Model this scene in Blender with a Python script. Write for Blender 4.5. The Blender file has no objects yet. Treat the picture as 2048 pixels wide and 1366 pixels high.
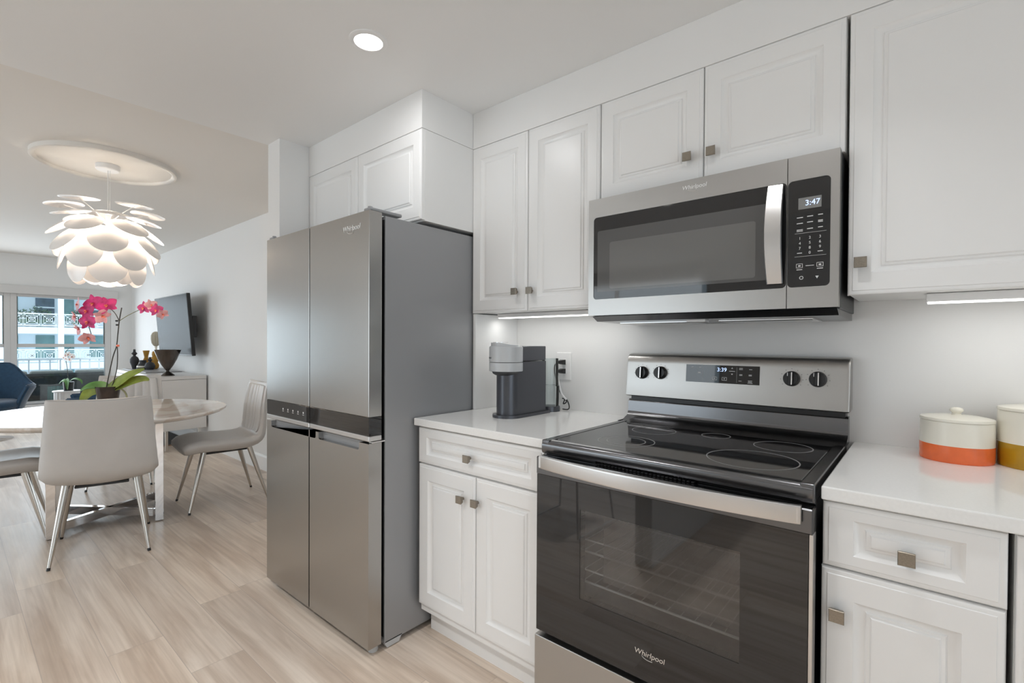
import bpy, bmesh, math, random
from mathutils import Vector, Matrix
C = bpy.context.scene
COL = C.collection
PI = math.pi
sin, cos = math.sin, math.cos
random.seed(7)

# ------------------------------------------------------------------ camera
def setup_camera():
    yaw, pit, rol, f = .7056, -.0106, .0054, 969.78
    s, c = sin(yaw), cos(yaw); cp, sp = cos(pit), sin(pit); cr, sr = cos(rol), sin(rol)
    fw0 = Vector((-s, c, 0)); rt = Vector((c, s, 0)); up0 = Vector((0, 0, 1))
    fw = cp*fw0 + sp*up0; up = -sp*fw0 + cp*up0
    R = cr*rt + sr*up; D = sr*rt - cr*up
    cam = bpy.data.cameras.new('camera'); o = bpy.data.objects.new('camera', cam); COL.objects.link(o)
    U = -D; Bk = -fw
    o.matrix_world = Matrix(((R.x, U.x, Bk.x, .9413), (R.y, U.y, Bk.y, -1.9127), (R.z, U.z, Bk.z, 1.2207), (0, 0, 0, 1)))
    cam.sensor_width = 36; cam.lens = f*36/2048; cam.shift_y = (695.07-683)/2048
    cam.clip_start = .02; cam.clip_end = 300
    C.camera = o
setup_camera()

# ------------------------------------------------------------------ world, sun, exposure
C.view_settings.view_transform = 'Standard'; C.view_settings.look = 'None'
C.view_settings.gamma = 1; C.view_settings.use_curve_mapping = False
C.view_settings.exposure = 0.56
C.cycles.use_denoising = True
C.cycles.max_bounces = 14; C.cycles.diffuse_bounces = 8; C.cycles.glossy_bounces = 6
C.cycles.transmission_bounces = 8; C.cycles.transparent_max_bounces = 16
C.cycles.sample_clamp_indirect = 6
C.cycles.caustics_reflective = False; C.cycles.caustics_refractive = False
W = bpy.data.worlds.new('world'); C.world = W; W.use_nodes = True
bg = W.node_tree.nodes['Background']; bg.inputs[0].default_value = (.74, .87, 1, 1); bg.inputs[1].default_value = 1.05
def lamp(name, kind, loc, energy, color=(1, 1, 1), **k):
    L = bpy.data.lights.new(name, kind); L.energy = energy; L.color = color
    o = bpy.data.objects.new(name, L); COL.objects.link(o); o.location = loc
    if 'aim' in k: o.rotation_euler = (Vector(k.pop('aim'))).to_track_quat('-Z', 'Y').to_euler()
    for a, b in k.items(): setattr(L, a, b)
    return o
lamp('sun', 'SUN', (5, 5, 20), .9, (1, .97, .92), aim=(-.75, -.25, -.62), angle=.05)
# daylight at the far windows, then fill from added openings
lamp('daylight_living_room', 'AREA', (-8.62, -1.85, 1.12), 30, (.84, .93, 1), aim=(1, 0, 0), shape='RECTANGLE', size=3.1, size_y=1.5)
lamp('fill_glass_wall', 'AREA', (-4.6, -6.15, 1.2), 44, (.93, .97, 1), aim=(0, 1, 0), shape='RECTANGLE', size=6.0, size_y=2.0)  # fill light at an unseen glass wall, added
lamp('fill_kitchen_end', 'AREA', (2.5, -2.05, 1.35), 7, (.95, .98, 1), aim=(-1, 0, 0), shape='RECTANGLE', size=2.0, size_y=1.7)  # fill light at the added end window, out of view
DOWN_W = (1.55, 1.5, .4, 9.0, 2.6, .6)     # watts of each recessed lamp
DOWNLIGHTS = [(-.559, -.938), (.62, -.938), (1.75, -.938), (-.559, -2.35), (.62, -2.35), (1.75, -2.35)]  # only the first is a known fixture, the rest added as fill

# ------------------------------------------------------------------ materials
def nodes(name):
    m = bpy.data.materials.new(name); m.use_nodes = True
    return m, m.node_tree.nodes, m.node_tree.links, m.node_tree.nodes['Principled BSDF']
def mat(name, col, rough=.5, metal=0, bump=0, bscale=200, var=0, vscale=3, stretch=(1, 1, 1), **k):
    m, N, L, P = nodes(name)
    P.inputs['Base Color'].default_value = (*col, 1); P.inputs['Roughness'].default_value = rough; P.inputs['Metallic'].default_value = metal
    for a, b in k.items():
        P.inputs[a.replace('_', ' ')].default_value = b
    tc = N.new('ShaderNodeTexCoord'); mp = N.new('ShaderNodeMapping'); L.new(tc.outputs['Object'], mp.inputs[0]); mp.inputs['Scale'].default_value = stretch
    if var:
        n = N.new('ShaderNodeTexNoise'); n.inputs['Scale'].default_value = vscale; n.inputs['Detail'].default_value = 4
        L.new(mp.outputs[0], n.inputs[0])
        r = N.new('ShaderNodeValToRGB'); L.new(n.outputs[0], r.inputs[0])
        r.color_ramp.elements[0].color = (*[max(0, x*(1-var)) for x in col], 1); r.color_ramp.elements[1].color = (*[min(1, x*(1+var)) for x in col], 1)
        r.color_ramp.elements[0].position = .3; r.color_ramp.elements[1].position = .7
        L.new(r.outputs[0], P.inputs['Base Color'])
    if bump:
        n = N.new('ShaderNodeTexNoise'); n.inputs['Scale'].default_value = bscale; n.inputs['Detail'].default_value = 3
        L.new(mp.outputs[0], n.inputs[0])
        b = N.new('ShaderNodeBump'); b.inputs['Strength'].default_value = bump; b.inputs['Distance'].default_value = .002
        L.new(n.outputs[0], b.inputs['Height']); L.new(b.outputs[0], P.inputs['Normal'])
    return m
def emit(name, col, s):
    m, N, L, P = nodes(name)
    P.inputs['Base Color'].default_value = (*col, 1); P.inputs['Emission Color'].default_value = (*col, 1); P.inputs['Emission Strength'].default_value = s
    return m
def brushed(name, col, rough, axis='x', amt=.05):
    """metal with fine grinding lines along one axis"""
    m, N, L, P = nodes(name)
    P.inputs['Metallic'].default_value = 1; P.inputs['Base Color'].default_value = (*col, 1)
    tc = N.new('ShaderNodeTexCoord'); mp = N.new('ShaderNodeMapping'); L.new(tc.outputs['Object'], mp.inputs[0])
    mp.inputs['Scale'].default_value = (2, 500, 500) if axis == 'x' else (500, 500, 2)
    n = N.new('ShaderNodeTexNoise'); n.inputs['Scale'].default_value = 1; n.inputs['Detail'].default_value = 2; L.new(mp.outputs[0], n.inputs[0])
    mr = N.new('ShaderNodeMapRange'); L.new(n.outputs[0], mr.inputs[0]); mr.inputs[3].default_value = rough-amt; mr.inputs[4].default_value = rough+amt
    L.new(mr.outputs[0], P.inputs['Roughness'])
    return m
def glass_mat(name, tint, refl_ior=1.5, alpha=.1):
    """thin clear pane: mostly transparent, fresnel reflection"""
    m, N, L, P = nodes(name); out = N['Material Output']; N.remove(P)
    t = N.new('ShaderNodeBsdfTransparent'); t.inputs[0].default_value = (*tint, 1)
    g = N.new('ShaderNodeBsdfGlossy'); g.inputs['Roughness'].default_value = .01
    fr = N.new('ShaderNodeFresnel'); fr.inputs[0].default_value = refl_ior
    x = N.new('ShaderNodeMixShader'); L.new(fr.outputs[0], x.inputs[0]); L.new(t.outputs[0], x.inputs[1]); L.new(g.outputs[0], x.inputs[2])
    L.new(x.outputs[0], out.inputs[0])
    return m

def floor_mat():
    m, N, L, P = nodes('oak_planks')
    def v(op, a, b=None, c=None):
        n = N.new('ShaderNodeMath'); n.operation = op
        for i, x in enumerate((a, b, c)):
            if x is None: continue
            if isinstance(x, (int, float)): n.inputs[i].default_value = x
            else: L.new(x, n.inputs[i])
        return n.outputs[0]
    tc = N.new('ShaderNodeTexCoord'); sp = N.new('ShaderNodeSeparateXYZ'); L.new(tc.outputs['Object'], sp.inputs[0])
    X, Y = sp.outputs[0], sp.outputs[1]
    ry = v('DIVIDE', v('ADD', Y, 7.0966), .1803); row = v('FLOOR', ry); fy = v('FRACT', ry)
    wn = N.new('ShaderNodeTexWhiteNoise'); wn.noise_dimensions = '1D'; L.new(row, wn.inputs['W'])
    sx = v('ADD', v('DIVIDE', v('ADD', X, 20), 1.22), v('MULTIPLY', wn.outputs[0], 7.0)); ix = v('FLOOR', sx); fx = v('FRACT', sx)
    w2 = N.new('ShaderNodeTexWhiteNoise'); w2.noise_dimensions = '2D'; cb = N.new('ShaderNodeCombineXYZ'); L.new(row, cb.inputs[0]); L.new(ix, cb.inputs[1]); L.new(cb.outputs[0], w2.inputs['Vector'])
    pid = w2.outputs['Value']
    # grain coordinates
    def coord(kx, ky, ph):
        c = N.new('ShaderNodeCombineXYZ'); L.new(v('ADD', v('MULTIPLY', X, kx), v('MULTIPLY', pid, 37+ph)), c.inputs[0]); L.new(v('MULTIPLY', Y, ky), c.inputs[1]); L.new(v('MULTIPLY', pid, 91.0), c.inputs[2]); return c.outputs[0]
    def noise(co, sc, det=4, dist=0):
        n = N.new('ShaderNodeTexNoise'); n.inputs['Scale'].default_value = sc; n.inputs['Detail'].default_value = det; n.inputs['Distortion'].default_value = dist; L.new(co, n.inputs[0]); return n.outputs[0]
    fine = noise(coord(2.0, 75, 3), 1.0, 4, .15)
    blot = noise(coord(.9, 6.5, 11), 1.0, 3, .5)
    cath = noise(coord(1.1, 9.5, 23), 1.1, 4, .9)
    def ramp(x, e):
        r = N.new('ShaderNodeValToRGB'); L.new(x, r.inputs[0]); el = r.color_ramp.elements
        el[0].position, el[0].color = e[0][0], (*e[0][1], 1); el[1].position, el[1].color = e[1][0], (*e[1][1], 1)
        for p, c in e[2:]:
            q = el.new(p); q.color = (*c, 1)
        return r.outputs[0]
    base = ramp(blot, [(.3, (.66, .545, .45)), (.68, (.84, .735, .635)), (.5, (.78, .67, .57))])
    def mix(a, b, f, mode='MULTIPLY'):
        n = N.new('ShaderNodeMix'); n.data_type = 'RGBA'; n.blend_type = mode
        if isinstance(f, (int, float)): n.inputs[0].default_value = f
        else: L.new(f, n.inputs[0])
        for i, x in ((6, a), (7, b)):
            if isinstance(x, tuple): n.inputs[i].default_value = (*x, 1)
            else: L.new(x, n.inputs[i])
        return n.outputs[2]
    c = mix(base, ramp(fine, [(.35, (.80, .77, .74)), (.62, (1.04, 1.04, 1.04))]), .6)
    c = mix(c, ramp(cath, [(.36, (.66, .59, .53)), (.54, (1, 1, 1))]), .55)
    c = mix(c, ramp(pid, [(0., (.90, .90, .91)), (1., (1.05, 1.04, 1.02))]), 1.0)
    # seams
    ey = v('MINIMUM', fy, v('SUBTRACT', 1, fy)); ex = v('MINIMUM', fx, v('SUBTRACT', 1, fx))
    seam = v('MAXIMUM', v('LESS_THAN', ey, .008), v('LESS_THAN', ex, .0012))
    c = mix(c, (.42, .35, .30), v('MULTIPLY', seam, .55), 'MIX')
    L.new(c, P.inputs['Base Color'])
    rr = N.new('ShaderNodeMapRange'); L.new(fine, rr.inputs[0]); rr.inputs[3].default_value = .26; rr.inputs[4].default_value = .42; L.new(rr.outputs[0], P.inputs['Roughness'])
    b = N.new('ShaderNodeBump'); b.inputs['Strength'].default_value = .25; b.inputs['Distance'].default_value = .001
    L.new(v('SUBTRACT', fine, v('MULTIPLY', seam, 2.0)), b.inputs['Height']); L.new(b.outputs[0], P.inputs['Normal'])
    return m
def marble_mat():
    m, N, L, P = nodes('polished_marble')
    tc = N.new('ShaderNodeTexCoord'); n = N.new('ShaderNodeTexNoise'); n.inputs['Scale'].default_value = 2.4; n.inputs['Detail'].default_value = 8; n.inputs['Distortion'].default_value = 1.6
    L.new(tc.outputs['Object'], n.inputs[0]); r = N.new('ShaderNodeValToRGB'); L.new(n.outputs[0], r.inputs[0])
    e = r.color_ramp.elements; e[0].position = .44; e[0].color = (.74, .68, .62, 1); e[1].position = .52; e[1].color = (.83, .79, .75, 1); q = e.new(.48); q.color = (.70, .62, .55, 1)
    L.new(r.outputs[0], P.inputs['Base Color']); P.inputs['Roughness'].default_value = .06; P.inputs['IOR'].default_value = 1.5
    return m

M = {}
M['wall'] = mat('wall_paint', (.80, .80, .795), .6, bump=.08, bscale=260)
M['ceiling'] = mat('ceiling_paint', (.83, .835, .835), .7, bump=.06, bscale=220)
M['ceiling2'] = mat('ceiling_paint_pendant_glow', (.78, .755, .72), .7, bump=.06, bscale=220)  # warm pendant light worked into the dining ceiling colour
M['cab'] = mat('white_lacquer', (.82, .82, .815), .32, bump=.015, bscale=60)
M['quartz'] = mat('white_quartz', (.83, .83, .82), .09, var=.02, vscale=160)
M['floor'] = floor_mat()
M['steel'] = brushed('brushed_steel', (.46, .45, .435), .33, 'x', .006)
M['steelv'] = brushed('brushed_steel_door', (.44, .43, .415), .26, 'x', .003)
M['steelh'] = brushed('satin_steel_handle', (.66, .65, .64), .30, 'x', .01)
M['sideg'] = mat('grey_painted_steel', (.32, .325, .335), .34, .30, bump=.03, bscale=400)
M['dark'] = mat('dark_grey_plastic', (.03, .032, .035), .4, bump=.02)
M['blackm'] = mat('black_plastic', (.012, .012, .013), .35, bump=.02)
M['bglass'] = mat('black_glass', (.012, .012, .013), .03, IOR=1.55, Coat_Weight=.3, Coat_Roughness=.02)
M['cooktop'] = mat('ceramic_cooktop', (.010, .010, .011), .05, IOR=1.55, var=.3, vscale=900)
M['ovenwin'] = mat('oven_window_glass', (.035, .033, .032), .03, IOR=2.2, Alpha=.42)
M['ovenwin2'] = mat('oven_inner_glass', (.10, .09, .085), .04, IOR=2.4, Alpha=.35)
M['mwwin'] = mat('microwave_window', (.085, .085, .085), .05, IOR=1.6, bump=.01, bscale=900)
M['mwwin2'] = mat('microwave_window_screen', (.135, .135, .132), .06, IOR=1.6)
M['chrome'] = mat('polished_chrome', (.82, .82, .83), .05, 1, var=.01)
M['nickel'] = brushed('satin_nickel', (.60, .57, .53), .24, 'z', .03)
M['dsteel'] = brushed('dark_steel', (.16, .16, .165), .22, 'x', .02)
M['pewter'] = mat('pewter_knob', (.30, .265, .22), .35, .85, var=.1, vscale=300)
M['leather'] = mat('taupe_leather', (.585, .568, .552), .42, bump=.12, bscale=420, var=.03, vscale=8)
M['shade'] = mat('white_disc_lacquer', (.88, .855, .84), .25, var=.01)
M['white'] = mat('white_plastic', (.82, .82, .82), .35, var=.01)
M['bulb'] = emit('lamp_bulb', (1, .90, .77), 9)
M['led'] = emit('led_lens', (1, .97, .93), 5)
M['ledstrip'] = emit('led_strip_lens', (1, .99, .96), 2.2)
M['blue'] = mat('blue_wool', (.018, .062, .125), .85, bump=.25, bscale=300, var=.15, vscale=30, Sheen_Weight=.4, Sheen_Roughness=.5)
M['leaf'] = mat('orchid_leaf', (.22, .30, .045), .4, var=.35, vscale=9, Subsurface_Weight=.05)
M['leaf2'] = mat('orchid_leaf_dark', (.09, .24, .05), .4, var=.3, vscale=20)
M['stem'] = mat('orchid_stem', (.035, .03, .022), .5, var=.3, vscale=40)
M['spray'] = mat('green_flower_stalk', (.15, .14, .05), .5, var=.3, vscale=40)
M['root'] = mat('air_root', (.30, .30, .17), .5, var=.2, vscale=60)
M['pot'] = mat('brown_ceramic', (.035, .022, .018), .15, var=.4, vscale=12)
M['petal'] = mat('magenta_petal', (.52, .016, .15), .5, var=.4, vscale=22, Subsurface_Weight=.1)
M['petalp'] = mat('pale_pink_petal', (.78, .37, .40), .5, var=.25, vscale=22, Subsurface_Weight=.1)
M['petalw'] = mat('white_petal', (.85, .82, .80), .5, var=.06, vscale=22, Subsurface_Weight=.1)
M['lip'] = mat('orchid_lip', (.78, .17, .10), .5, var=.4, vscale=60)
M['side_lac'] = mat('sideboard_lacquer', (.74, .725, .71), .3, var=.01)
M['char'] = mat('charcoal_ceramic', (.03, .031, .036), .55, bump=.1, bscale=150)
M['ochre'] = mat('ochre_ceramic', (.42, .22, .025), .5, bump=.1, bscale=150)
M['beige'] = mat('beige_ceramic', (.45, .41, .32), .6, bump=.2, bscale=120)
M['cream'] = mat('cream_ceramic', (.80, .77, .68), .22, var=.02)
M['orange'] = mat('orange_glaze', (.78, .155, .045), .2, var=.08, vscale=30)
M['mustard'] = mat('mustard_glaze', (.42, .24, .012), .2, var=.08, vscale=30)
M['smoke'] = mat('smoked_metal_glass', (.10, .085, .075), .12, .7, var=.3, vscale=6)
M['tray'] = mat('grey_tray', (.33, .33, .34), .4, var=.03)
M['screen'] = mat('tv_screen', (.030, .034, .037), .25, IOR=1.25, Specular_IOR_Level=.08)
M['rug'] = mat('dark_grey_rug', (.085, .083, .08), .95, bump=.5, bscale=240, var=.15, vscale=60)
M['rugedge'] = mat('tan_rug_binding', (.32, .20, .12), .9, bump=.3, bscale=300)
M['navy'] = mat('dark_blue_grey_metal', (.085, .088, .10), .30, .55, var=.02)
M['lgrey'] = mat('light_grey_plastic', (.50, .515, .53), .32, var=.01)
M['clear'] = glass_mat('clear_plastic', (.93, .95, .95), 1.45)
M['pane'] = glass_mat('window_glass', (.93, .97, .97), 1.5)
M['wframe'] = mat('window_frame_white', (.66, .65, .64), .45, var=.01)
M['ink'] = mat('grey_print', (.06, .06, .06), .5, var=.01)
M['wink'] = mat('white_print', (.62, .62, .62), .5, var=.01)
M['digit'] = emit('display_digits', (.50, .64, 1), .8)
M['lcd'] = emit('lcd_backlight', (.13, .13, .125), .25)
M['silver'] = mat('silver_badge', (.85, .85, .85), .2, .9, var=.01)
M['badge'] = mat('bright_badge', (.86, .86, .86), .3, .2, var=.01)
M['rack'] = mat('rack_wire', (.85, .85, .84), .3, .3, var=.01)
M['ring'] = mat('burner_ring_print', (.24, .24, .24), .4, var=.01)
M['oven'] = mat('oven_enamel', (.42, .39, .375), .35, var=.12, vscale=25)
M['marble'] = marble_mat()
M['facade'] = mat('facade_stucco', (.80, .86, .90), .8, bump=.1, bscale=20)
M['frail'] = mat('white_railing_metal', (.86, .90, .94), .6, var=.01)
M['fwin'] = mat('facade_window_glass', (.16, .30, .30), .15, var=.3, vscale=.8)
M['fdark'] = mat('facade_recess', (.10, .14, .18), .7, var=.3, vscale=2)
M['bush'] = mat('shrub_leaves', (.10, .17, .12), .8, var=.6, vscale=5)
M['sofa'] = mat('grey_wicker', (.085, .088, .088), .8, bump=.6, bscale=90, var=.2, vscale=30)
M['cush'] = mat('pale_cushion', (.58, .58, .55), .8, bump=.2, bscale=200)
M['teal'] = mat('teal_stripes', (.06, .22, .20), .8, var=.35, vscale=1, stretch=(1, 40, 1))
M['deck'] = mat('balcony_concrete', (.55, .56, .57), .8, var=.05, vscale=6)
M['wire'] = mat('grey_wire', (.75, .75, .77), .35, .2, var=.01)

# ------------------------------------------------------------------ mesh helpers
def B(): return bmesh.new()
def merge(bm, t, mi=0, Mx=None):
    if Mx is not None: bmesh.ops.transform(t, matrix=Mx, verts=t.verts)
    for f in t.faces: f.material_index = mi
    me = bpy.data.meshes.new('t'); t.to_mesh(me); t.free(); bm.from_mesh(me); bpy.data.meshes.remove(me)
def box(bm, a, b, bev=0, seg=2, mi=0, Mx=None):
    t = bmesh.new(); bmesh.ops.create_cube(t, size=1)
    lo = [min(a[i], b[i]) for i in range(3)]; hi = [max(a[i], b[i]) for i in range(3)]
    for v in t.verts: v.co = Vector([lo[i]+(v.co[i]+.5)*(hi[i]-lo[i]) for i in range(3)])
    if bev: bmesh.ops.bevel(t, geom=t.edges[:], offset=bev, segments=seg, affect='EDGES', profile=.5)
    merge(bm, t, mi, Mx); return bm
def loft(bm, loops, closed=True, cap=True, mi=0):
    t = bmesh.new(); R = [[t.verts.new(p) for p in lp] for lp in loops]; n = len(R[0])
    for i in range(len(R)-1):
        for j in range(n if closed else n-1):
            k = (j+1) % n
            try: t.faces.new((R[i][j], R[i][k], R[i+1][k], R[i+1][j]))
            except ValueError: pass
    if cap and closed:
        t.faces.new(list(reversed(R[0]))); t.faces.new(R[-1])
    bmesh.ops.recalc_face_normals(t, faces=t.faces[:]); merge(bm, t, mi); return bm
def lathe(bm, prof, c=(0, 0, 0), seg=40, mi=0, Mx=None):
    t = bmesh.new(); R = []
    for r, z in prof:
        if r < 1e-6: R.append([t.verts.new((0, 0, z))])
        else: R.append([t.verts.new((r*cos(2*PI*i/seg), r*sin(2*PI*i/seg), z)) for i in range(seg)])
    for a, b in zip(R, R[1:]):
        for i in range(seg):
            k = (i+1) % seg
            q = [a[0] if len(a) == 1 else a[i], a[0] if len(a) == 1 else a[k], b[0] if len(b) == 1 else b[k], b[0] if len(b) == 1 else b[i]]
            u = []
            for x in q:
                if x not in u: u.append(x)
            if len(u) > 2: t.faces.new(u)
    bmesh.ops.recalc_face_normals(t, faces=t.faces[:])
    merge(bm, t, mi, Matrix.Translation(c) @ (Mx or Matrix.Identity(4))); return bm
def spline(pts, n=8):
    P = [Vector(p) for p in pts]; out = []
    for i in range(len(P)-1):
        p0, p1, p2, p3 = P[max(i-1, 0)], P[i], P[i+1], P[min(i+2, len(P)-1)]
        for k in range(n):
            t = k/n
            out.append(.5*((2*p1)+(p2-p0)*t+(2*p0-5*p1+4*p2-p3)*t*t+(3*p1-p0-3*p2+p3)*t**3))
    return out+[P[-1]]
def tube(bm, pts, r, seg=10, mi=0, cap=True):
    P = [Vector(p) for p in pts]; loops = []; up = None
    for i, p in enumerate(P):
        d = (P[min(i+1, len(P)-1)]-P[max(i-1, 0)]).normalized()
        if up is None: up = Vector((0, 0, 1)) if abs(d.z) < .9 else Vector((1, 0, 0))
        a = d.cross(up).normalized(); b = a.cross(d).normalized(); up = b
        rr = r[i] if isinstance(r, (list, tuple)) else r
        loops.append([p+rr*(cos(2*PI*k/seg)*a+sin(2*PI*k/seg)*b) for k in range(seg)])
    return loft(bm, loops, True, cap, mi)
def bar(bm, p, q, w, h, mi=0, bev=0):
    """square bar from p to q; w sideways, h in z"""
    p, q = Vector(p), Vector(q); d = q-p; L = d.length; d.normalize()
    up = Vector((0, 0, 1)) if abs(d.z) < .95 else Vector((1, 0, 0)); s = d.cross(up).normalized(); u = s.cross(d)
    Mx = Matrix(((d.x, s.x, u.x, p.x), (d.y, s.y, u.y, p.y), (d.z, s.z, u.z, p.z), (0, 0, 0, 1)))
    return box(bm, (0, -w/2, -h/2), (L, w/2, h/2), bev, 2, mi, Mx)
def rings(bm, x0, x1, z0, z1, yf, prof, mi=0):
    """front facing -Y made of nested rectangles; prof = (inset x, inset z, depth)"""
    loops = [[(x0+ix, yf+d, z0+iz), (x1-ix, yf+d, z0+iz), (x1-ix, yf+d, z1-iz), (x0+ix, yf+d, z1-iz)] for ix, iz, d in prof]
    return loft(bm, loops, True, True, mi)
def rrect(x0, x1, z0, z1, r, n=5):
    out = []
    for cx, cz, a in ((x1-r, z1-r, 0), (x0+r, z1-r, 90), (x0+r, z0+r, 180), (x1-r, z0+r, 270)):
        for k in range(n+1):
            t = math.radians(a+90*k/n); out.append((cx+r*cos(t), cz+r*sin(t)))
    return out
def plate(bm, poly, y0, y1, mi=0):
    """extrude an x-z outline between two y planes"""
    return loft(bm, [[(x, y0, z) for x, z in poly], [(x, y1, z) for x, z in poly]], True, True, mi)
OFF = {}
def obj(name, bm, m, parent=None, smooth=None, local=False):
    if parent is not None and not local:
        o_ = OFF.get(parent.name, Vector())
        for v in bm.verts: v.co -= o_
    me = bpy.data.meshes.new(name)
    ms = m if isinstance(m, (list, tuple)) else [m]
    for x in ms: me.materials.append(M[x] if isinstance(x, str) else x)
    if smooth is not None:
        ang = math.radians(smooth)
        for f in bm.faces: f.smooth = True
        for e in bm.edges:
            if len(e.link_faces) == 2 and e.calc_face_angle(0) > ang: e.smooth = False
    bm.to_mesh(me); bm.free()
    o = bpy.data.objects.new(name, me); COL.objects.link(o)
    if smooth is not None:
        wn_ = o.modifiers.new('weighted_normals', 'WEIGHTED_NORMAL'); wn_.keep_sharp = True; wn_.weight = 100
    if parent is not None:
        o.parent = parent; OFF[o.name] = OFF.get(parent.name, Vector())
    else: OFF[o.name] = Vector()
    return o
def tag(o, label, cat, group=None):
    o['label'] = label; o['category'] = cat
    if group: o['group'] = group
    return o
def thing(name, label, cat, loc=(0, 0, 0), rotz=0, group=None):
    o = bpy.data.objects.new(name, None); COL.objects.link(o); o.empty_display_size = .1
    o.location = loc; o.rotation_euler = (0, 0, rotz); OFF[o.name] = Vector(loc)
    return tag(o, label, cat, group)
def struct(name, bm, m, smooth=None, parent=None):
    o = obj(name, bm, m, parent, smooth); 
    if parent is None: o['kind'] = 'structure'
    return o
def dup(root, loc, rotz, label, group=None):
    r = root.copy(); COL.objects.link(r); r.location = loc; r.rotation_euler = (0, 0, rotz); r['label'] = label
    if group: r['group'] = group
    for ch in list(root.children):
        c = ch.copy(); COL.objects.link(c); c.parent = r
        for g in ch.children:
            d = g.copy(); COL.objects.link(d); d.parent = c
    return r
def text(name, s, size, loc, m, parent, depth=.0006, rot=(PI/2, 0, 0), shear=0, align='CENTER', local=False):
    cu = bpy.data.curves.new('t', 'FONT'); cu.body = s; cu.size = size; cu.extrude = depth; cu.align_x = align; cu.align_y = 'CENTER'; cu.shear = shear
    t = bpy.data.objects.new('t', cu); COL.objects.link(t); t.rotation_euler = rot; t.location = loc
    bpy.context.view_layer.update()
    me = bpy.data.meshes.new_from_object(t.evaluated_get(bpy.context.evaluated_depsgraph_get()))
    mw = t.matrix_world.copy(); bpy.data.objects.remove(t); bpy.data.curves.remove(cu)
    bm = bmesh.new(); bm.from_mesh(me); bpy.data.meshes.remove(me); bmesh.ops.transform(bm, matrix=mw, verts=bm.verts)
    return obj(name, bm, m, parent, None, local)

# ------------------------------------------------------------------ the setting
H, H2 = 2.277, 2.42
bm = B(); box(bm, (-8.95, -6.2, -.08), (2.75, .2, 0)); struct('floor', bm, 'floor')
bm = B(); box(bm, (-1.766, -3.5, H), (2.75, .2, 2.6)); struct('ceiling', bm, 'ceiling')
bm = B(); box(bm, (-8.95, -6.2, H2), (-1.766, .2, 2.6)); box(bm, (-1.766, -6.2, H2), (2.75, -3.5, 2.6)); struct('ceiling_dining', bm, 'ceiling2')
bm = B(); box(bm, (-1.70, 0, -.02), (2.75, .2, 2.3)); struct('wall_kitchen', bm, 'wall')
bm = B(); box(bm, (-8.95, .06, -.02), (-1.70, .2, 2.45)); struct('wall_dining', bm, 'wall')
bm = B(); box(bm, (-1.766, -.771, -.02), (-1.630, .06, H+.01), .002, 1); struct('wall_stub', bm, 'wall')
bm = B(); box(bm, (2.6, -3.5, -.02), (2.75, -3.1, 2.3)); box(bm, (2.6, -1.0, -.02), (2.75, .0, 2.3)); box(bm, (2.6, -3.1, -.02), (2.75, -1.0, .45)); box(bm, (2.6, -3.1, 2.2), (2.75, -1.0, 2.3)); struct('wall_end', bm, 'wall')
bm = B(); box(bm, (-.1, -3.5, -.02), (2.6, -3.3, 2.3)); struct('wall_opposite', bm, 'wall')
bm = B(); box(bm, (-8.95, -6.35, -.02), (-7.7, -6.2, 2.45)); box(bm, (-1.5, -6.35, -.02), (2.75, -6.2, 2.45)); box(bm, (-7.7, -6.35, 2.22), (-1.5, -6.2, 2.45)); struct('wall_living', bm, 'wall')
bm = B()  # unseen glass wall added to light the dining wall from the front
for k in range(5): box(bm, (-7.7+k*1.535, -6.30, 0), (-7.64+k*1.535, -6.24, 2.22))
box(bm, (-7.7, -6.30, 2.16), (-1.5, -6.24, 2.22)); box(bm, (-7.7, -6.30, 0), (-1.5, -6.24, .06)); w = struct('window_7', bm, 'wframe'); bm = B(); box(bm, (-7.64, -6.272, .06), (-1.56, -6.268, 2.16)); obj('pane', bm, 'pane', w)
# short partition whose foot shows in the oven glass
bm = B(); box(bm, (-.27, -2.95, 0), (-.17, -1.945, .90), .004); struct('wall_peninsula', bm, 'wall')
# window wall
XW = -8.763; ZT, ZB = 1.868, .30
piers = [(-.204, .2)] + [(-6.2, -5.45)]
bm = B()
box(bm, (XW-.16, -6.2, ZT), (XW, .2, 2.45)); box(bm, (XW-.16, -6.2, -.02), (XW, .2, ZB))
box(bm, (XW-.16, -.204, ZB), (XW, .2, ZT)); box(bm, (XW-.16, -6.2, ZB), (XW, -5.0, ZT))
struct('wall_window', bm, 'wall')
bm = B(); box(bm, (XW, -5.1, ZT+.0), (XW+.05, -.12, 1.985), .006); struct('trim_1', bm, 'wframe')     # blind cassette over the windows
bm = B(); box(bm, (XW-.02, -5.1, ZB-.035), (XW+.09, -.12, ZB), .006); struct('trim_2', bm, 'wframe')   # window sill
edges = [(-1.30, -.204), (-2.40, -1.30), (-3.50, -2.40), (-4.25, -3.50), (-5.0, -4.25)]
for i, (y0, y1) in enumerate(edges):
    a = .063 if i else .063
    bm = B(); x0, x1 = XW-.11, XW-.01
    yl, yr = y0+.063, y1-(.063 if i else .07)
    box(bm, (x0, y0, ZB), (x1, yl, ZT), .004, 1); box(bm, (x0, yr, ZB), (x1, y1, ZT), .004, 1)
    box(bm, (x0, yl, ZT-.035), (x1, yr, ZT), .004, 1); box(bm, (x0, yl, ZB), (x1, yr, ZB+.035), .004, 1)
    w = struct('window_%d' % (i+1), bm, 'wframe')
    bm = B(); box(bm, (x0+.01, yl, 1.115), (x1-.02, yr, 1.163), .004, 1); box(bm, (x0+.03, yl, 1.163), (x1-.05, yl+.012, ZT-.035)); box(bm, (x0+.03, yr-.012, 1.163), (x1-.05, yr, ZT-.035)); obj('meeting_rail', bm, 'wframe', w)
    bm = B(); box(bm, (x0+.05, yl, ZB+.03), (x0+.054, yr, ZT-.03)); obj('pane', bm, 'pane', w)
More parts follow.
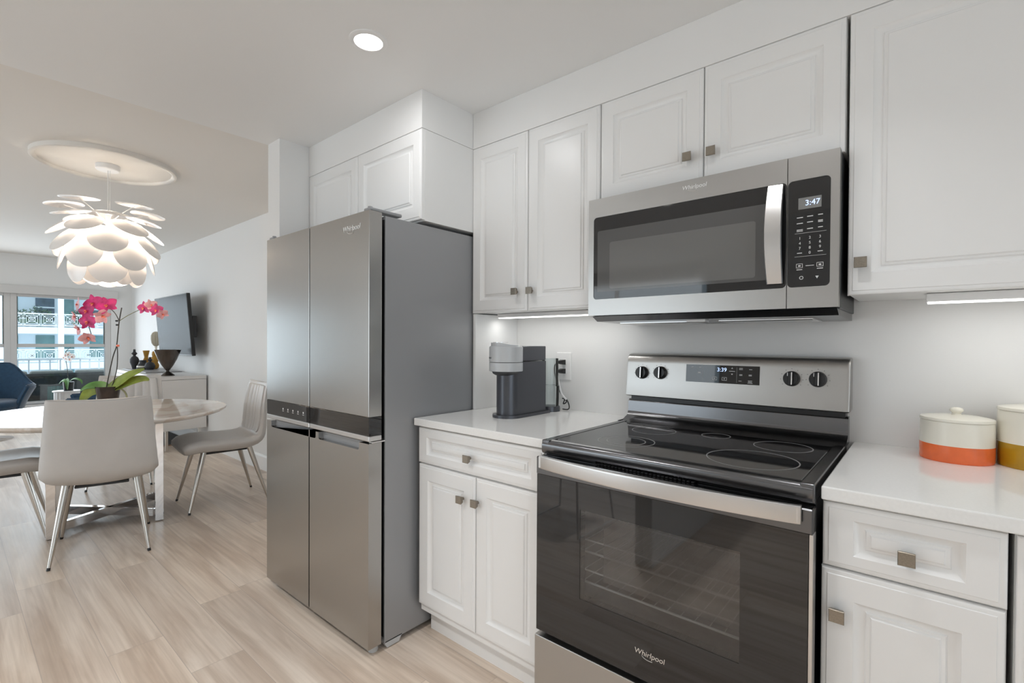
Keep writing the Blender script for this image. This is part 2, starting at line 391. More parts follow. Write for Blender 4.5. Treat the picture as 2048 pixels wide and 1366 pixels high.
# kitchen end window, unseen and added to let in fill light
bm = B()
for a, b in (((2.62, -3.1, .45), (2.72, -3.04, 2.2)), ((2.62, -1.06, .45), (2.72, -1.0, 2.2)), ((2.62, -3.04, .45), (2.72, -1.06, .51)), ((2.62, -3.04, 2.14), (2.72, -1.06, 2.2)), ((2.64, -2.08, .51), (2.70, -2.02, 2.14))): box(bm, a, b)
w = struct('window_6', bm, 'wframe'); bm = B(); box(bm, (2.668, -3.04, .51), (2.672, -1.06, 2.14)); obj('pane', bm, 'pane', w)
# baseboard, soffits, filler panel
bm = B(); loft(bm, [[(x, .0601, 0), (x, .044, 0), (x, .044, .125), (x, .050, .14), (x, .0601, .14)] for x in (-8.76, -1.766)]); struct('baseboard_dining', bm, 'cab')
bm = B(); box(bm, (-.666, -.3125, 2.1155), (2.6, 0, H), .001, 1); struct('trim_3', bm, 'cab')           # bulkhead over the wall cabinets
bm = B(); box(bm, (-1.630, -.6125, 2.1165), (-.667, 0, H), .001, 1); struct('trim_4', bm, 'cab')        # bulkhead over the refrigerator cabinet
bm = B(); box(bm, (-.668, -.305, .9065), (-.652, -.0005, 1.352), .001, 1); struct('trim_5', bm, 'cab')  # end panel beside the counter

# ------------------------------------------------------------------ recessed lamps: the first is real, the others are unseen added fill
LAMP_LABELS = ['round recessed ceiling lamp lit over the kitchen floor before the refrigerator', 'unseen recessed lamp added as fill over the floor before the electric range', 'unseen recessed lamp added as fill over the floor before the drawer cabinet past the range',
        'unseen recessed lamp added as fill over the low peninsula partition', 'unseen recessed lamp added as fill near the kitchen wall facing the range', 'unseen recessed lamp added as fill near the added kitchen end window']
for k, (x, y) in enumerate(DOWNLIGHTS):
    t = thing('recessed_or_fill_lamp', LAMP_LABELS[k], 'ceiling light', (x, y, H), 0, 'recessed lamps in the kitchen ceiling')
    bm = B(); lathe(bm, [(.066, 0), (.066, -.003), (.060, -.006), (.049, -.006), (.047, -.002), (.047, 0)], (x, y, H)); obj('trim_ring', bm, 'white', t, 40)
    bm = B(); lathe(bm, [(.047, -.001), (.047, -.004), (.03, -.0052), (0, -.0055)], (x, y, H)); obj('lens', bm, 'led', t, 60)
    lamp('recessed_or_fill_light', 'AREA', (x, y, H-.012), DOWN_W[k], (.98, .99, 1), aim=(0, 0, -1), shape='DISK', size=.09, spread=math.radians((178, 115, 110, 125, 115, 110)[k]))

# ------------------------------------------------------------------ kitchen cabinets
def panel_prof(fx, fz, th):
    return [(0, 0, th), (0, 0, .007), (.0015, .0015, .0040), (.0055, .0055, .0018), (.0110, .0110, .0016), (.0125, .0125, 0),
            (fx, fz, 0), (fx+.0012, fz+.0012, .0020), (fx+.012, fz+.010, .0095), (fx+.0200, fz+.0160, .0115), (fx+.0230, fz+.0190, .0072), (fx+.0290, fz+.0235, .0062), (fx+.0320, fz+.0265, .0030), (fx+.038, fz+.031, .0022)]
def front(kind, x0, x1, z0, z1, yf, parent, fx=.052, fz=.058):
    bm = B(); rings(bm, x0, x1, z0, z1, yf, panel_prof(fx, fz, .019)); return obj(kind, bm, 'cab', parent, 28)
def knob(x, z, yf, parent):
    bm = B()
    lathe(bm, [(0, 0), (.006, 0), (.006, .012), (.0, .012)], (x, yf, z), 12, 0, Matrix.Rotation(PI/2, 4, 'X'))
    s0, s1 = .0105, .0142
    loft(bm, [[(x-s, y, z-s), (x+s, y, z-s), (x+s, y, z+s), (x-s, y, z+s)] for s, y in ((s0*.8, yf-.010), (s0, yf-.011), (s1, yf-.0245), (s1, yf-.0265), (s1-.0012, yf-.0278))])
    return obj('knob', bm, 'pewter', parent)
YU = -.3137; UB, UT = 1.3537, 2.1150
def carcass(parent, x0, x1, y0, z0, z1, y1=-.001):
    bm = B(); t = .016
    box(bm, (x0, y0, z0), (x0+t, y1, z1)); box(bm, (x1-t, y0, z0), (x1, y1, z1)); box(bm, (x0+t, y0, z0), (x1-t, y1, z0+t)); box(bm, (x0+t, y0, z1-t), (x1-t, y1, z1)); box(bm, (x0+t, y1-.006, z0+t), (x1-t, y1, z1-t))
    return obj('carcass', bm, 'cab', parent)
# two-door wall cabinet beside the refrigerator
t = thing('wall_cabinet', 'tall white two-door wall cabinet between refrigerator and microwave', 'cabinet', (-.33, -.16, UB), 0, 'white wall cabinets')
carcass(t, -.665, .0045, YU+.0195, UB+.004, UT)
d = front('door', -.667, -.3405, UB, UT, YU, t); knob(-.3944, 1.438, YU, d)
d = front('door', -.3375, .0050, UB, UT, YU, t); knob(-.3127, 1.437, YU, d)
bm = B(); box(bm, (-.62, -.19, UB-.016), (-.02, -.135, UB+.003), .003); o = obj('light_bar', bm, 'white', t)
bm = B(); box(bm, (-.615, -.187, UB-.019), (-.025, -.150, UB-.0165)); obj('lens', bm, 'ledstrip', o)
lamp('cabinet_strip_light', 'AREA', (-.32, -.165, UB-.022), .35, (1, .99, .96), aim=(0, .15, -1), shape='RECTANGLE', size=.58, size_y=.02)
# short cabinet over the microwave
t = thing('wall_cabinet', 'short white two-door wall cabinet right above the microwave', 'cabinet', (.385, -.16, 1.748), 0, 'white wall cabinets')
carcass(t, .0085, .770, YU+.0195, 1.750, UT)
d = front('door', .0095, .3860, 1.7475, UT, YU, t); knob(.3425, 1.830, YU, d)
d = front('door', .3890, .7690, 1.7475, UT, YU, t); knob(.4185, 1.830, YU, d)
# large cabinet at the end
t = thing('wall_cabinet', 'large single-door white wall cabinet above the striped canisters', 'cabinet', (1.06, -.16, UB), 0, 'white wall cabinets')
carcass(t, .779, 1.372, YU+.0195, UB+.004, UT)
d = front('door', .7775, 1.374, UB, UT, YU, t); knob(.8085, 1.438, YU, d)
bm = B(); box(bm, (.942, -.215, UB-.020), (1.34, -.150, UB+.003), .003); o = obj('light_bar', bm, 'white', t)
bm = B(); box(bm, (.945, -.213, UB-.023), (1.337, -.176, UB-.0205)); obj('lens', bm, 'ledstrip', o)
lamp('cabinet_strip_light', 'AREA', (1.14, -.19, UB-.027), .22, (1, .99, .96), aim=(0, .15, -1), shape='RECTANGLE', size=.38, size_y=.02)
# over-fridge cabinet
YF = -.6137
t = thing('wall_cabinet', 'white two-door cabinet above the tall steel refrigerator', 'cabinet', (-1.15, -.3, 1.7315), 0, 'white wall cabinets')
carcass(t, -1.626, -.668, YF+.0195, 1.7315, UT)
front('door', -1.6265, -1.1525, 1.7355, UT+.001, YF, t); front('door', -1.1495, -.6695, 1.7355, UT+.001, YF, t)
# base cabinets
YB = -.6387
def base_carcass(parent, x0, x1):
    bm = B(); box(bm, (x0, YB+.0195, .105), (x1, -.002, .874)); box(bm, (x0, -.566, 0), (x1, -.55, .105)); return obj('carcass', bm, 'cab', parent)
t = thing('base_cabinet', 'white base cabinet with one drawer over two doors beside the refrigerator', 'cabinet', (-.33, -.3, 0), 0, 'white base cabinets')
base_carcass(t, -.651, -.003)
d = front('drawer', -.6515, -.0035, .7245, .8695, YB, t, .053, .037); knob(-.3467, .788, YB, d)
d = front('door', -.6485, -.3205, .1385, .7195, YB, t, .058, .062); knob(-.3828, .6295, YB, d)
d = front('door', -.3170, -.0035, .1385, .7195, YB, t, .055, .062); knob(-.3055, .6312, YB, d)
t = thing('base_cabinet', 'narrow white base cabinet with drawer and door past the electric range', 'cabinet', (.916, -.3, 0), 0, 'white base cabinets')
base_carcass(t, .7695, 1.0635)
d = front('drawer', .7705, 1.0630, .7285, .8715, YB, t, .057, .033); knob(.9177, .790, YB, d)
d = front('door', .7690, 1.0615, .1385, .7245, YB, t, .060, .062); knob(.8017, .6325, YB, d)
t = thing('base_cabinet', 'white base cabinet barely in view past the narrow drawer cabinet', 'cabinet', (1.35, -.3, 0), 0, 'white base cabinets')
base_carcass(t, 1.0725, 1.70); front('door', 1.0735, 1.385, .1385, .8715, YB, t); front('door', 1.388, 1.699, .1385, .8715, YB, t)
# counters
bm = B(); box(bm, (-.6645, -.6510, .8765), (-.0005, -.0005, .9062), .003, 2); tag(obj('countertop', bm, 'quartz'), 'white quartz countertop carrying the coffee machine', 'countertop', 'white quartz countertops')
bm = B(); box(bm, (.7690, -.6510, .8765), (1.72, -.0005, .9062), .003, 2); tag(obj('countertop', bm, 'quartz'), 'white quartz countertop carrying the striped canisters', 'countertop', 'white quartz countertops')

# ------------------------------------------------------------------ refrigerator
def fridge():
    x0, x1, yf = -1.572, -.6735, -.8589
    t = thing('refrigerator', 'tall stainless four-door refrigerator with grey sides and black control band', 'refrigerator', (-1.12, -.45, 0))
    bm = B(); box(bm, (x0+.004, -.785, .022), (x1-.001, -.10, 1.7145), .004, 2); obj('body', bm, 'sideg', t, 40)
    bm = B(); box(bm, (x0+.006, -.787, .05), (x1-.006, -.765, 1.70)); obj('gasket', bm, 'blackm', t)
    xs = -1.1375; yb = -.800
    for side, (a, b) in (('l', (x0, xs-.003)), ('r', (xs+.003, x1))):
        bm = B(); box(bm, (a, yf, .930), (b, yb, 1.7245), .003, 2); d = obj('upper_door', bm, 'steelv', t, 40)
        bm = B(); box(bm, (a, yf+.0006, .8575), (b, yb, .9295), .0015, 1); bb = obj('control_band', bm, 'bglass', d)
        bm = B(); box(bm, (a, yf, .836), (b, yb, .857), .003, 2); obj('bottom_lip', bm, 'steelh', d)
        if side == 'l':
            for k in range(5):
                bm = B(); box(bm, (-1.397+k*.050, yf-.0001, .893), (-1.389+k*.050, yf+.001, .901)); obj('touch_icon', bm, 'wink', d)
                bm = B(); box(bm, (-1.40+k*.050, yf-.0001, .886), (-1.386+k*.050, yf+.001, .8885)); obj('touch_label', bm, 'wink', d)
        else:
            text('logo', 'Whirlpool', .030, (-.796, yf-.0008, 1.670), 'badge', d, shear=.15)
            bm = B(); tube(bm, [(-.796+.030*cos(u), yf-.0012, 1.661+.012*sin(u)) for u in [PI*1.05+k*.17 for k in range(12)]], .0011, 6); obj('logo_swirl', bm, 'silver', d)
        # lower door with a recessed grip cut in its top edge
        g0, g1 = (-1.520, -1.080) if side == 'l' else (-1.056, -.7405)
        gz = .797; top = .8275; r = .010
        poly = [(a+.001, .032), (b-.001, .032), (b-.001, top), (g1, top)] + [(g1-r+r*cos(u), gz+r+r*sin(u)) for u in [0, -PI/6, -PI/3, -PI/2]] + [(g0+r+r*cos(u), gz+r+r*sin(u)) for u in [-PI/2, -2*PI/3, -5*PI/6, -PI]] + [(g0, top), (a+.001, top)]
        bm = B(); plate(bm, poly, yf, yf+.026)
        box(bm, (a+.001, yf+.026, .032), (b-.001, yb, top))
        d = obj('lower_door', bm, 'steelv', t)
        bm = B(); box(bm, (g0, yf+.0225, gz), (g1, yf+.0255, top)); obj('grip_recess', bm, 'sideg', d)
    for hx in (x0+.03, x1-.03):
        bm = B(); box(bm, (hx-.022, -.850, 1.7245), (hx+.022, -.70, 1.738), .004); lathe(bm, [(0, .02), (.009, .02), (.009, 0)], (hx, -.835, 1.7245), 14)
        obj('top_hinge', bm, 'sideg', t)
    bm = B(); box(bm, (x1-.02, -.845, .8285), (x1+.0015, -.786, .8345), .001); obj('middle_hinge', bm, 'steelh', t)
    for hx in (x0+.05, x1-.035):
        bm = B(); lathe(bm, [(0, 0), (.018, 0), (.020, .004), (.020, .030), (0, .030)], (hx, -.815, 0), 20); obj('levelling_foot', bm, 'lgrey', t, 40)
    bm = B(); loft(bm, [[(x, -.782, .022), (x, -.772, .004), (x, -.715, .004), (x, -.700, .030), (x, -.782, .030)] for x in (x1-.001, x1-.02)]); obj('foot_bracket', bm, 'lgrey', t)
    bm = B(); box(bm, (x0+.03, -.76, .005), (x1-.03, -.12, .022)); obj('underside', bm, 'blackm', t)
fridge()

# ------------------------------------------------------------------ microwave
def microwave():
    x0, x1, yf = -.0085, .7645, -.364
    zb, zt = 1.3205, 1.7440
    t = thing('microwave_oven', 'stainless over-the-range microwave with black glass door and keypad', 'microwave', (.38, -.2, 1.300))
    bm = B(); box(bm, (x0+.006, -.335, 1.318), (x1+.0005, -.004, zt-.004), .002, 1); obj('body', bm, 'dark', t)
    bm = B()   # hood underside: sloped front strip, filter bay
    loft(bm, [[(x, -.355, 1.318), (x, -.320, 1.300), (x, -.006, 1.296), (x, -.006, 1.318)] for x in (x0+.012, x1-.004)])
    o = obj('underside', bm, 'dsteel', t)
    bm = B()
    for fx in (.06, .42): box(bm, (fx, -.25, 1.292), (fx+.27, -.08, 1.300), .002, 1)
    obj('grease_filter', bm, 'steelh', o)
    bm = B(); box(bm, (.33, -.29, 1.2925), (.39, -.25, 1.300)); obj('lamp_lens', bm, 'white', o)
    xs = .6410
    # door: stainless frame, glass, window, handle
    def frame(bm, a, b, wl, wr, ztop=1.6765, zbot=1.3790, r=.016, lr=True):
        outer = [(a, zb), (b, zb), (b, zt), (a, zt)]
        n = 5
        inner = rrect(wl, wr, zbot, ztop, r, n)
        # build ring surface by lofting corners fan
        tb = bmesh.new()
        ov = [tb.verts.new((x, yf, z)) for x, z in outer]; iv = [tb.verts.new((x, yf, z)) for x, z in inner]; iv2 = [tb.verts.new((x, yf+.004, z)) for x, z in inner]; ob = [tb.verts.new((x, yf+.028, z)) for x, z in outer]
        cor = [2, 3, 0, 1]  # corner order of rrect: TR, TL, BL, BR
        m_ = n+1
        for c in range(4):
            o = ov[cor[c]]
            for k in range(n): tb.faces.new((o, iv[c*m_+k], iv[c*m_+k+1]))
            nx = (c+1) % 4
            tb.faces.new((o, iv[c*m_+n], iv[(nx*m_) % (4*m_)], ov[cor[nx]]))
        N_ = len(iv)
        for k in range(N_): tb.faces.new((iv[k], iv[(k+1) % N_], iv2[(k+1) % N_], iv2[k]))
        for k in range(4): tb.faces.new((ov[k], ov[(k+1) % 4], ob[(k+1) % 4], ob[k]))
        tb.faces.new(ob)
        bmesh.ops.recalc_face_normals(tb, faces=tb.faces[:]); merge(bm, tb, 0)
    bm = B(); frame(bm, x0, xs-.001, .0130, .6395, r=.012); d = obj('door', bm, 'steel', t)
    bm = B(); plate(bm, rrect(.0132, .6393, 1.3792, 1.6763, .012), yf+.0015, yf+.006); g = obj('door_glass', bm, 'bglass', d)
    bm = B(); plate(bm, rrect(.0285, .6000, 1.4055, 1.6265, .006), yf+.0008, yf+.003); w = obj('window', bm, 'mwwin', d)
    bm = B(); plate(bm, rrect(.0780, .5590, 1.4150, 1.5815, .008), yf+.0002, yf+.002); obj('window_screen', bm, 'mwwin2', d)
    bm = B(); L = []
    for k in range(25):
        u = k/24; z = 1.3915+u*.280; bow = sin(PI*u)
        w2 = .0205; xc = .611; y = yf-.014-.024*bow
        xl, xr = xc-w2-.004*bow, xc+w2-.001
        L.append([(xl+.004, y, z), (xr, y+.004, z), (xr+.002, y+.010, z), (xl, y+.010, z)])
    loft(bm, L)
    for z in (1.405, 1.658): box(bm, (.600, yf-.008, z-.012), (.626, yf+.002, z+.012), .002, 1)
    obj('handle', bm, 'steelh', d, 50)
    text('logo', 'Whirlpool', .0185, (.378, yf-.0006, 1.7185), 'badge', d, shear=.15)
    bm = B(); tube(bm, [(.378+.020*cos(u), yf-.001, 1.713+.008*sin(u)) for u in [PI*1.05+k*.17 for k in range(12)]], .0007, 6); obj('logo_swirl', bm, 'silver', d)
    # control section
    bm = B(); frame(bm, xs+.001, x1, xs+.0015, .7440, r=.012); c = obj('control_section', bm, 'steel', t)
    bm = B(); plate(bm, rrect(xs+.0017, .7438, 1.3792, 1.6763, .011), yf+.0010, yf+.006); k_ = obj('keypad', bm, 'bglass', c)
    bm = B(); box(bm, (.6680, yf+.0002, 1.5945), (.7230, yf+.0025, 1.6260)); obj('display', bm, 'lcd', c)
    text('clock_digits', '3:47', .021, (.702, yf-.0003, 1.610), 'digit', c, .0003)
    def mark(name, *bx):
        bm = B()
        for a, b, cc, dd in bx: box(bm, (a, yf+.0003, b), (cc, yf+.0012, dd))
        return obj(name, bm, 'wink', c)
    for r, zz in enumerate((1.572, 1.556, 1.538)):
        for q, xx in enumerate((.672, .6965, .721)):
            ww = (.0075, .007, .0055)[q]; b = zz+.001*q
            two = (r == 2 and q == 0) or (r == 1 and q == 2)
            mark('key_label', (xx-ww, b-.0011, xx+ww, b+.0011))
            if two: mark('key_label', (xx-ww, b-.0047, xx+ww, b-.0027))
    for zz in (1.528, 1.4635): mark('divider_line', (.660, zz, .735, zz+.0006))
    for xx in (.672, .721):   # stop and start keys
        mark('key_icon', (xx-.008, 1.432, xx+.008, 1.4332), (xx-.008, 1.4428, xx+.008, 1.444), (xx-.008, 1.432, xx-.0068, 1.444), (xx+.0068, 1.432, xx+.008, 1.444))
        mark('key_icon', (xx-.003, 1.436, xx+.003, 1.440)); mark('key_label', (xx-.007, 1.4265, xx+.007, 1.4285))
    mark('key_label', (.687, 1.4365, .707, 1.4380)); mark('key_label', (.666, 1.4725, .678, 1.4745)); mark('key_label', (.715, 1.4735, .727, 1.4755))
    bm = B(); lathe(bm, [(.0035, 0), (.0035, .001), (.005, .001), (.005, 0)], (.677, yf+.0012, 1.4045), 20, 0, Matrix.Rotation(PI/2, 4, 'X')); obj('key_icon', bm, 'wink', c)
    bm = B(); loft(bm, [[(.7105, y, 1.4075), (.7185, y, 1.4075), (.7145, y, 1.4000)] for y in (yf+.0003, yf+.0012)]); obj('key_icon', bm, 'wink', c)
    for k in range(9): text('key_digit', str(k+1), .0105, (.6725+.0240*(k % 3), yf+.0002, 1.5140-.0138*(k//3)), 'wink', c, .0003)
    text('key_digit', '0', .0105, (.6965, yf+.0002, 1.4727), 'wink', c, .0003)
microwave()

# ------------------------------------------------------------------ electric range
def stove():
    x0, x1 = .0045, .7640
    t = thing('electric_range', 'freestanding stainless electric range with black glass oven door', 'range', (.383, -.35, 0))
    bm = B(); box(bm, (x0+.004, -.640, .03), (x1-.004, -.56, .868)); box(bm, (x0+.004, -.56, .03), (x0+.03, -.03, .868)); box(bm, (x1-.03, -.56, .03), (x1-.004, -.03, .868)); box(bm, (x0+.03, -.09, .03), (x1-.03, -.03, .868)); 
    bm.free(); bm = B()
    # shell around an open oven cavity
    box(bm, (x0+.004, -.650, .03), (.10, -.03, .868)); box(bm, (.70, -.650, .03), (x1-.004, -.03, .868)); box(bm, (.10, -.650, .03), (.70, -.03, .36)); box(bm, (.10, -.650, .785), (.70, -.03, .868)); box(bm, (.10, -.12, .36), (.70, -.03, .785))
    obj('body', bm, 'dsteel', t)
    bm = B()
    for a, b in (((.1, -.648, .361), (.102, -.12, .784)), ((.698, -.648, .361), (.7, -.12, .784)), ((.1, -.648, .36), (.7, -.12, .363)), ((.1, -.648, .782), (.7, -.12, .785)), ((.1, -.123, .361), (.7, -.12, .784))): box(bm, a, b)
    obj('oven_cavity', bm, 'oven', t)
    for z in (.498, .590):
        bm = B(); tube(bm, [(.104, -.652, z), (.696, -.652, z)], .0035, 8); tube(bm, [(.104, -.15, z), (.696, -.15, z)], .004, 8); tube(bm, [(.104, -.652, z+.036), (.696, -.652, z+.036)], .0025, 8)
        for k in range(16): tube(bm, [(.12+k*.0373, -.652, z), (.12+k*.0373, -.15, z)], .0015, 6)
        obj('oven_rack', bm, 'rack', t)
    # cooktop frame with rounded nose
    bm = B()
    nose = [(-.640, .8665), (-.660, .8665), (-.6655, .872), (-.6665, .893), (-.663, .902), (-.655, .9075), (-.640, .9095)]
    loft(bm, [[(x, y, z) for y, z in nose] for x in (x0+.003, x1-.009)])
    box(bm, (x0+.001, -.664, .866), (x0+.030, -.10, .9095), .004); box(bm, (x1-.034, -.664, .866), (x1-.004, -.10, .9095), .004); box(bm, (x0+.03, -.655, .868), (x1-.034, -.09, .9035))
    obj('cooktop_frame', bm, 'dsteel', t, 45)
    bm = B(); box(bm, (.033, -.644, .9036), (.7285, -.155, .9078), .0015, 1); g = obj('cooktop_glass', bm, 'cooktop', t)
    def ring(bm, cx, cy, r, w=.0016):
        pr = [(r-w, 0), (r-w, .0003), (r+w, .0003), (r+w, 0)]; lathe(bm, pr, (cx, cy, .9078), 72)
    for cx, cy, rs in ((.5865, -.492, (.113,)), (.615, -.258, (.079,)), (.218, -.500, (.088, .060)), (.205, -.262, (.075,)), (.405, -.215, (.045,))):
        bm = B()
        for r in rs: ring(bm, cx, cy, r)
        obj('burner_ring', bm, 'ring', g)
    # back guard: lower black riser, gap, stainless console
    bm = B(); prof = [(-.150, .905), (-.110, .913), (-.078, .925), (-.068, .945), (-.066, .982), (-.060, .990), (-.030, .990), (-.030, .905)]
    loft(bm, [[(x, y, z) for y, z in prof] for x in (x0+.001, x1-.004)]); box(bm, (x0, -.155, .9075), (x0+.006, -.06, .9115)); obj('riser', bm, 'dsteel', t, 60)
    bm = B(); box(bm, (x0+.012, -.062, .985), (x1-.012, -.010, 1.010)); obj('vent_gap', bm, 'blackm', t)
    bm = B(); prof = [(-.072, 1.004), (-.078, 1.008), (-.070, 1.060), (-.063, 1.140), (-.058, 1.162), (-.048, 1.174), (-.030, 1.178), (-.012, 1.178), (-.012, 1.004)]
    L = []
    for x, s in ((-.003, .93), (-.001, .99), (.005, 1), (.755, 1), (.762, .99), (.765, .93)):
        cz = 1.09; L.append([(x, -.012+(y+.012)*s, cz+(z-cz)*s) for y, z in prof])
    loft(bm, L); cons = obj('console', bm, 'steel', t, 50)
    def yc(z): # console face at height z
        P = [(1.008, -.078), (1.060, -.070), (1.140, -.063), (1.162, -.058)]
        for (a, b), (c, d) in zip(P, P[1:]):
            if z <= c: return b+(d-b)*(z-a)/(c-a)
        return P[-1][1]
    tl = math.atan2(.007, .08)
    def face(bm, xa, xb, za, zb2, lift=.001, th=.002, mi=0):
        loft(bm, [[(xa, yc(za)-lift+d, za), (xb, yc(za)-lift+d, za), (xb, yc(zb2)-lift+d, zb2), (xa, yc(zb2)-lift+d, zb2)] for d in (0, th)], True, True, mi)
    bm = B(); face(bm, .2455, .5035, 1.0755, 1.1410); dp = obj('display_panel', bm, 'bglass', cons)
    for xx, zz, w in ((.270, 1.131, .004), (.298, 1.131, .004), (.296, 1.113, .005), (.296, 1.110, .005), (.412, 1.1205, .010), (.442, 1.132, .006), (.442, 1.128, .006), (.474, 1.129, .005), (.442, 1.110, .005), (.442, 1.107, .005), (.473, 1.110, .005), (.473, 1.107, .005), (.440, 1.087, .005), (.473, 1.089, .007), (.473, 1.085, .006), (.473, 1.081, .008)):
        bm = B(); face(bm, xx-w, xx+w, zz-.0010, zz+.0010, .0013, .001); obj('key_label', bm, 'wink', cons)
    for xx in (.308, .428):
        bm = B(); face(bm, xx, xx+.0005, 1.080, 1.135, .0013, .001); obj('divider_line', bm, 'wink', cons)
    for xx in (.352, .386):
        bm = B()
        for a, b, c_, d_ in ((-.0085, .0085, 1.086, 1.0874), (-.0085, .0085, 1.0966, 1.098), (-.0085, -.0072, 1.086, 1.098), (.0072, .0085, 1.086, 1.098)): face(bm, xx+a, xx+b, c_, d_, .0013, .001)
        obj('key_icon', bm, 'wink', cons)
        bm = B(); face(bm, xx-.002, xx+.002, 1.090, 1.094, .0013, .001); obj('key_icon', bm, 'wink', cons)
    for zz, s in ((1.1315, 1), (1.110, -1)):
        bm = B(); loft(bm, [[(.4085, yc(zz)-.0013+d, zz-.002*s), (.4155, yc(zz)-.0013+d, zz-.002*s), (.412, yc(zz)-.0013+d, zz+.003*s)] for d in (0, .001)]); obj('key_icon', bm, 'wink', cons)
    text('clock_digits', '3:39', .020, (.3765, yc(1.1243)-.0016, 1.1243), 'digit', cons, .0003, (PI/2-tl, 0, 0))
    for kx, kz in ((.0663, 1.1009), (.1439, 1.1034), (.6015, 1.1040), (.677, 1.1055)):
        Mx = Matrix.Translation((kx, yc(kz), kz)) @ Matrix.Rotation(PI/2-tl, 4, 'X')
        bm = B(); lathe(bm, [(0, 0), (.0255, 0), (.0255, .004), (.0235, .010), (.0225, .018), (.021, .0195), (0, .0195)], (0, 0, 0), 40, 0, Mx)
        kb = obj('burner_knob', bm, 'blackm', cons, 40)
        bm = B(); box(bm, (-.0065, -.0215, .018), (.0065, .0215, .030), .0015, 1, 0, Mx); obj('knob_grip', bm, 'blackm', kb)
        bm = B(); box(bm, (.0035, -.0205, .0295), (.0068, .0205, .0310), 0, 1, 0, Mx); box(bm, (-.010, .008, .0195), (-.008, .019, .0200), 0, 1, 0, Mx); obj('knob_marker', bm, 'silver', kb)
        bm = B()
        for a in range(9):
            u = PI*.5+(a-4)*.55
            box(bm, (.033*cos(u)-.0012, .033*sin(u)-.0008, -.0006), (.033*cos(u)+.0012, .033*sin(u)+.0008, .0010), 0, 1, 0, Mx)
        obj('dial_print', bm, 'ink', cons)
    # oven door
    dx0, dx1, yd = .0075, .7615, -.690
    bm = B()
    wx0, wx1, wz0, wz1 = .168, .613, .460, .7260
    zb, zt = .310, .8610
    for a, b in (((dx0, yd, zb), (wx0, yd+.030, zt-.055)), ((wx1, yd, zb), (dx1-.009, yd+.030, zt-.055)), ((wx0, yd, zb), (wx1, yd+.030, wz0)), ((wx0, yd, wz1), (wx1, yd+.030, zt-.055))): box(bm, a, b)
    d = obj('oven_door', bm, 'bglass', t)
    bm = B(); box(bm, (dx0-.001, yd-.004, zt-.056), (dx1, yd+.034, zt), .003, 1); obj('top_rail', bm, 'dsteel', d)
    bm = B(); box(bm, (dx1-.0085, yd+.0005, zb), (dx1, yd+.034, zt-.056), .001, 1); obj('side_edge', bm, 'steelh', d)
    bm = B(); box(bm, (dx0-.0005, yd+.006, zb), (dx0+.004, yd+.034, zt-.056)); obj('side_edge', bm, 'dsteel', d)
    bm = B(); box(bm, (wx0, yd+.001, wz0), (wx1, yd+.005, wz1)); obj('window', bm, 'ovenwin', d)
    bm = B(); box(bm, (.242, yd+.010, .5300), (wx1-.001, yd+.013, .7200)); obj('inner_pane', bm, 'ovenwin2', d)
    bm = B(); L = []
    for k in range(33):
        u = k/32; x = .0300+u*.7105; y = yd-.020-.034*sin(PI*u)**.8
        L.append([(x, y, .8295), (x, y-.002, .8335), (x, y-.002, .8655), (x, y, .8695), (x, y+.010, .8695), (x, y+.010, .8295)])
    loft(bm, L)
    for xx in (.036, .7225): box(bm, (xx-.005, yd-.024, .833), (xx+.014, yd-.002, .866))
    obj('handle', bm, 'steelh', d, 40)
    text('logo', 'Whirlpool', .0205, (.388, yd-.0004, .3840), 'silver', d, shear=.15)
    bm = B(); tube(bm, [(.388+.021*cos(u), yd-.0006, .378+.009*sin(u)) for u in [PI*1.05+k*.17 for k in range(12)]], .0008, 6); obj('logo_swirl', bm, 'silver', d)
    bm = B()
    for k in range(26): box(bm, (.20+k*.0115, -.668, .8625), (.207+k*.0115, -.655, .8655))
    obj('vent_slots', bm, 'blackm', t)
    bm = B(); box(bm, (.0030, -.694, .06), (.7615, -.655, .2945), .004, 2); obj('storage_drawer', bm, 'steel', t, 40)
    bm = B(); box(bm, (.02, -.66, .296), (.745, -.645, .309)); obj('drawer_gap', bm, 'blackm', t)
    for x in (.05, .715):
        for y in (-.6, -.08):
            bm = B(); lathe(bm, [(0, 0), (.016, 0), (.016, .03), (0, .03)], (x, y, 0), 16); obj('levelling_foot', bm, 'blackm', t)
stove()

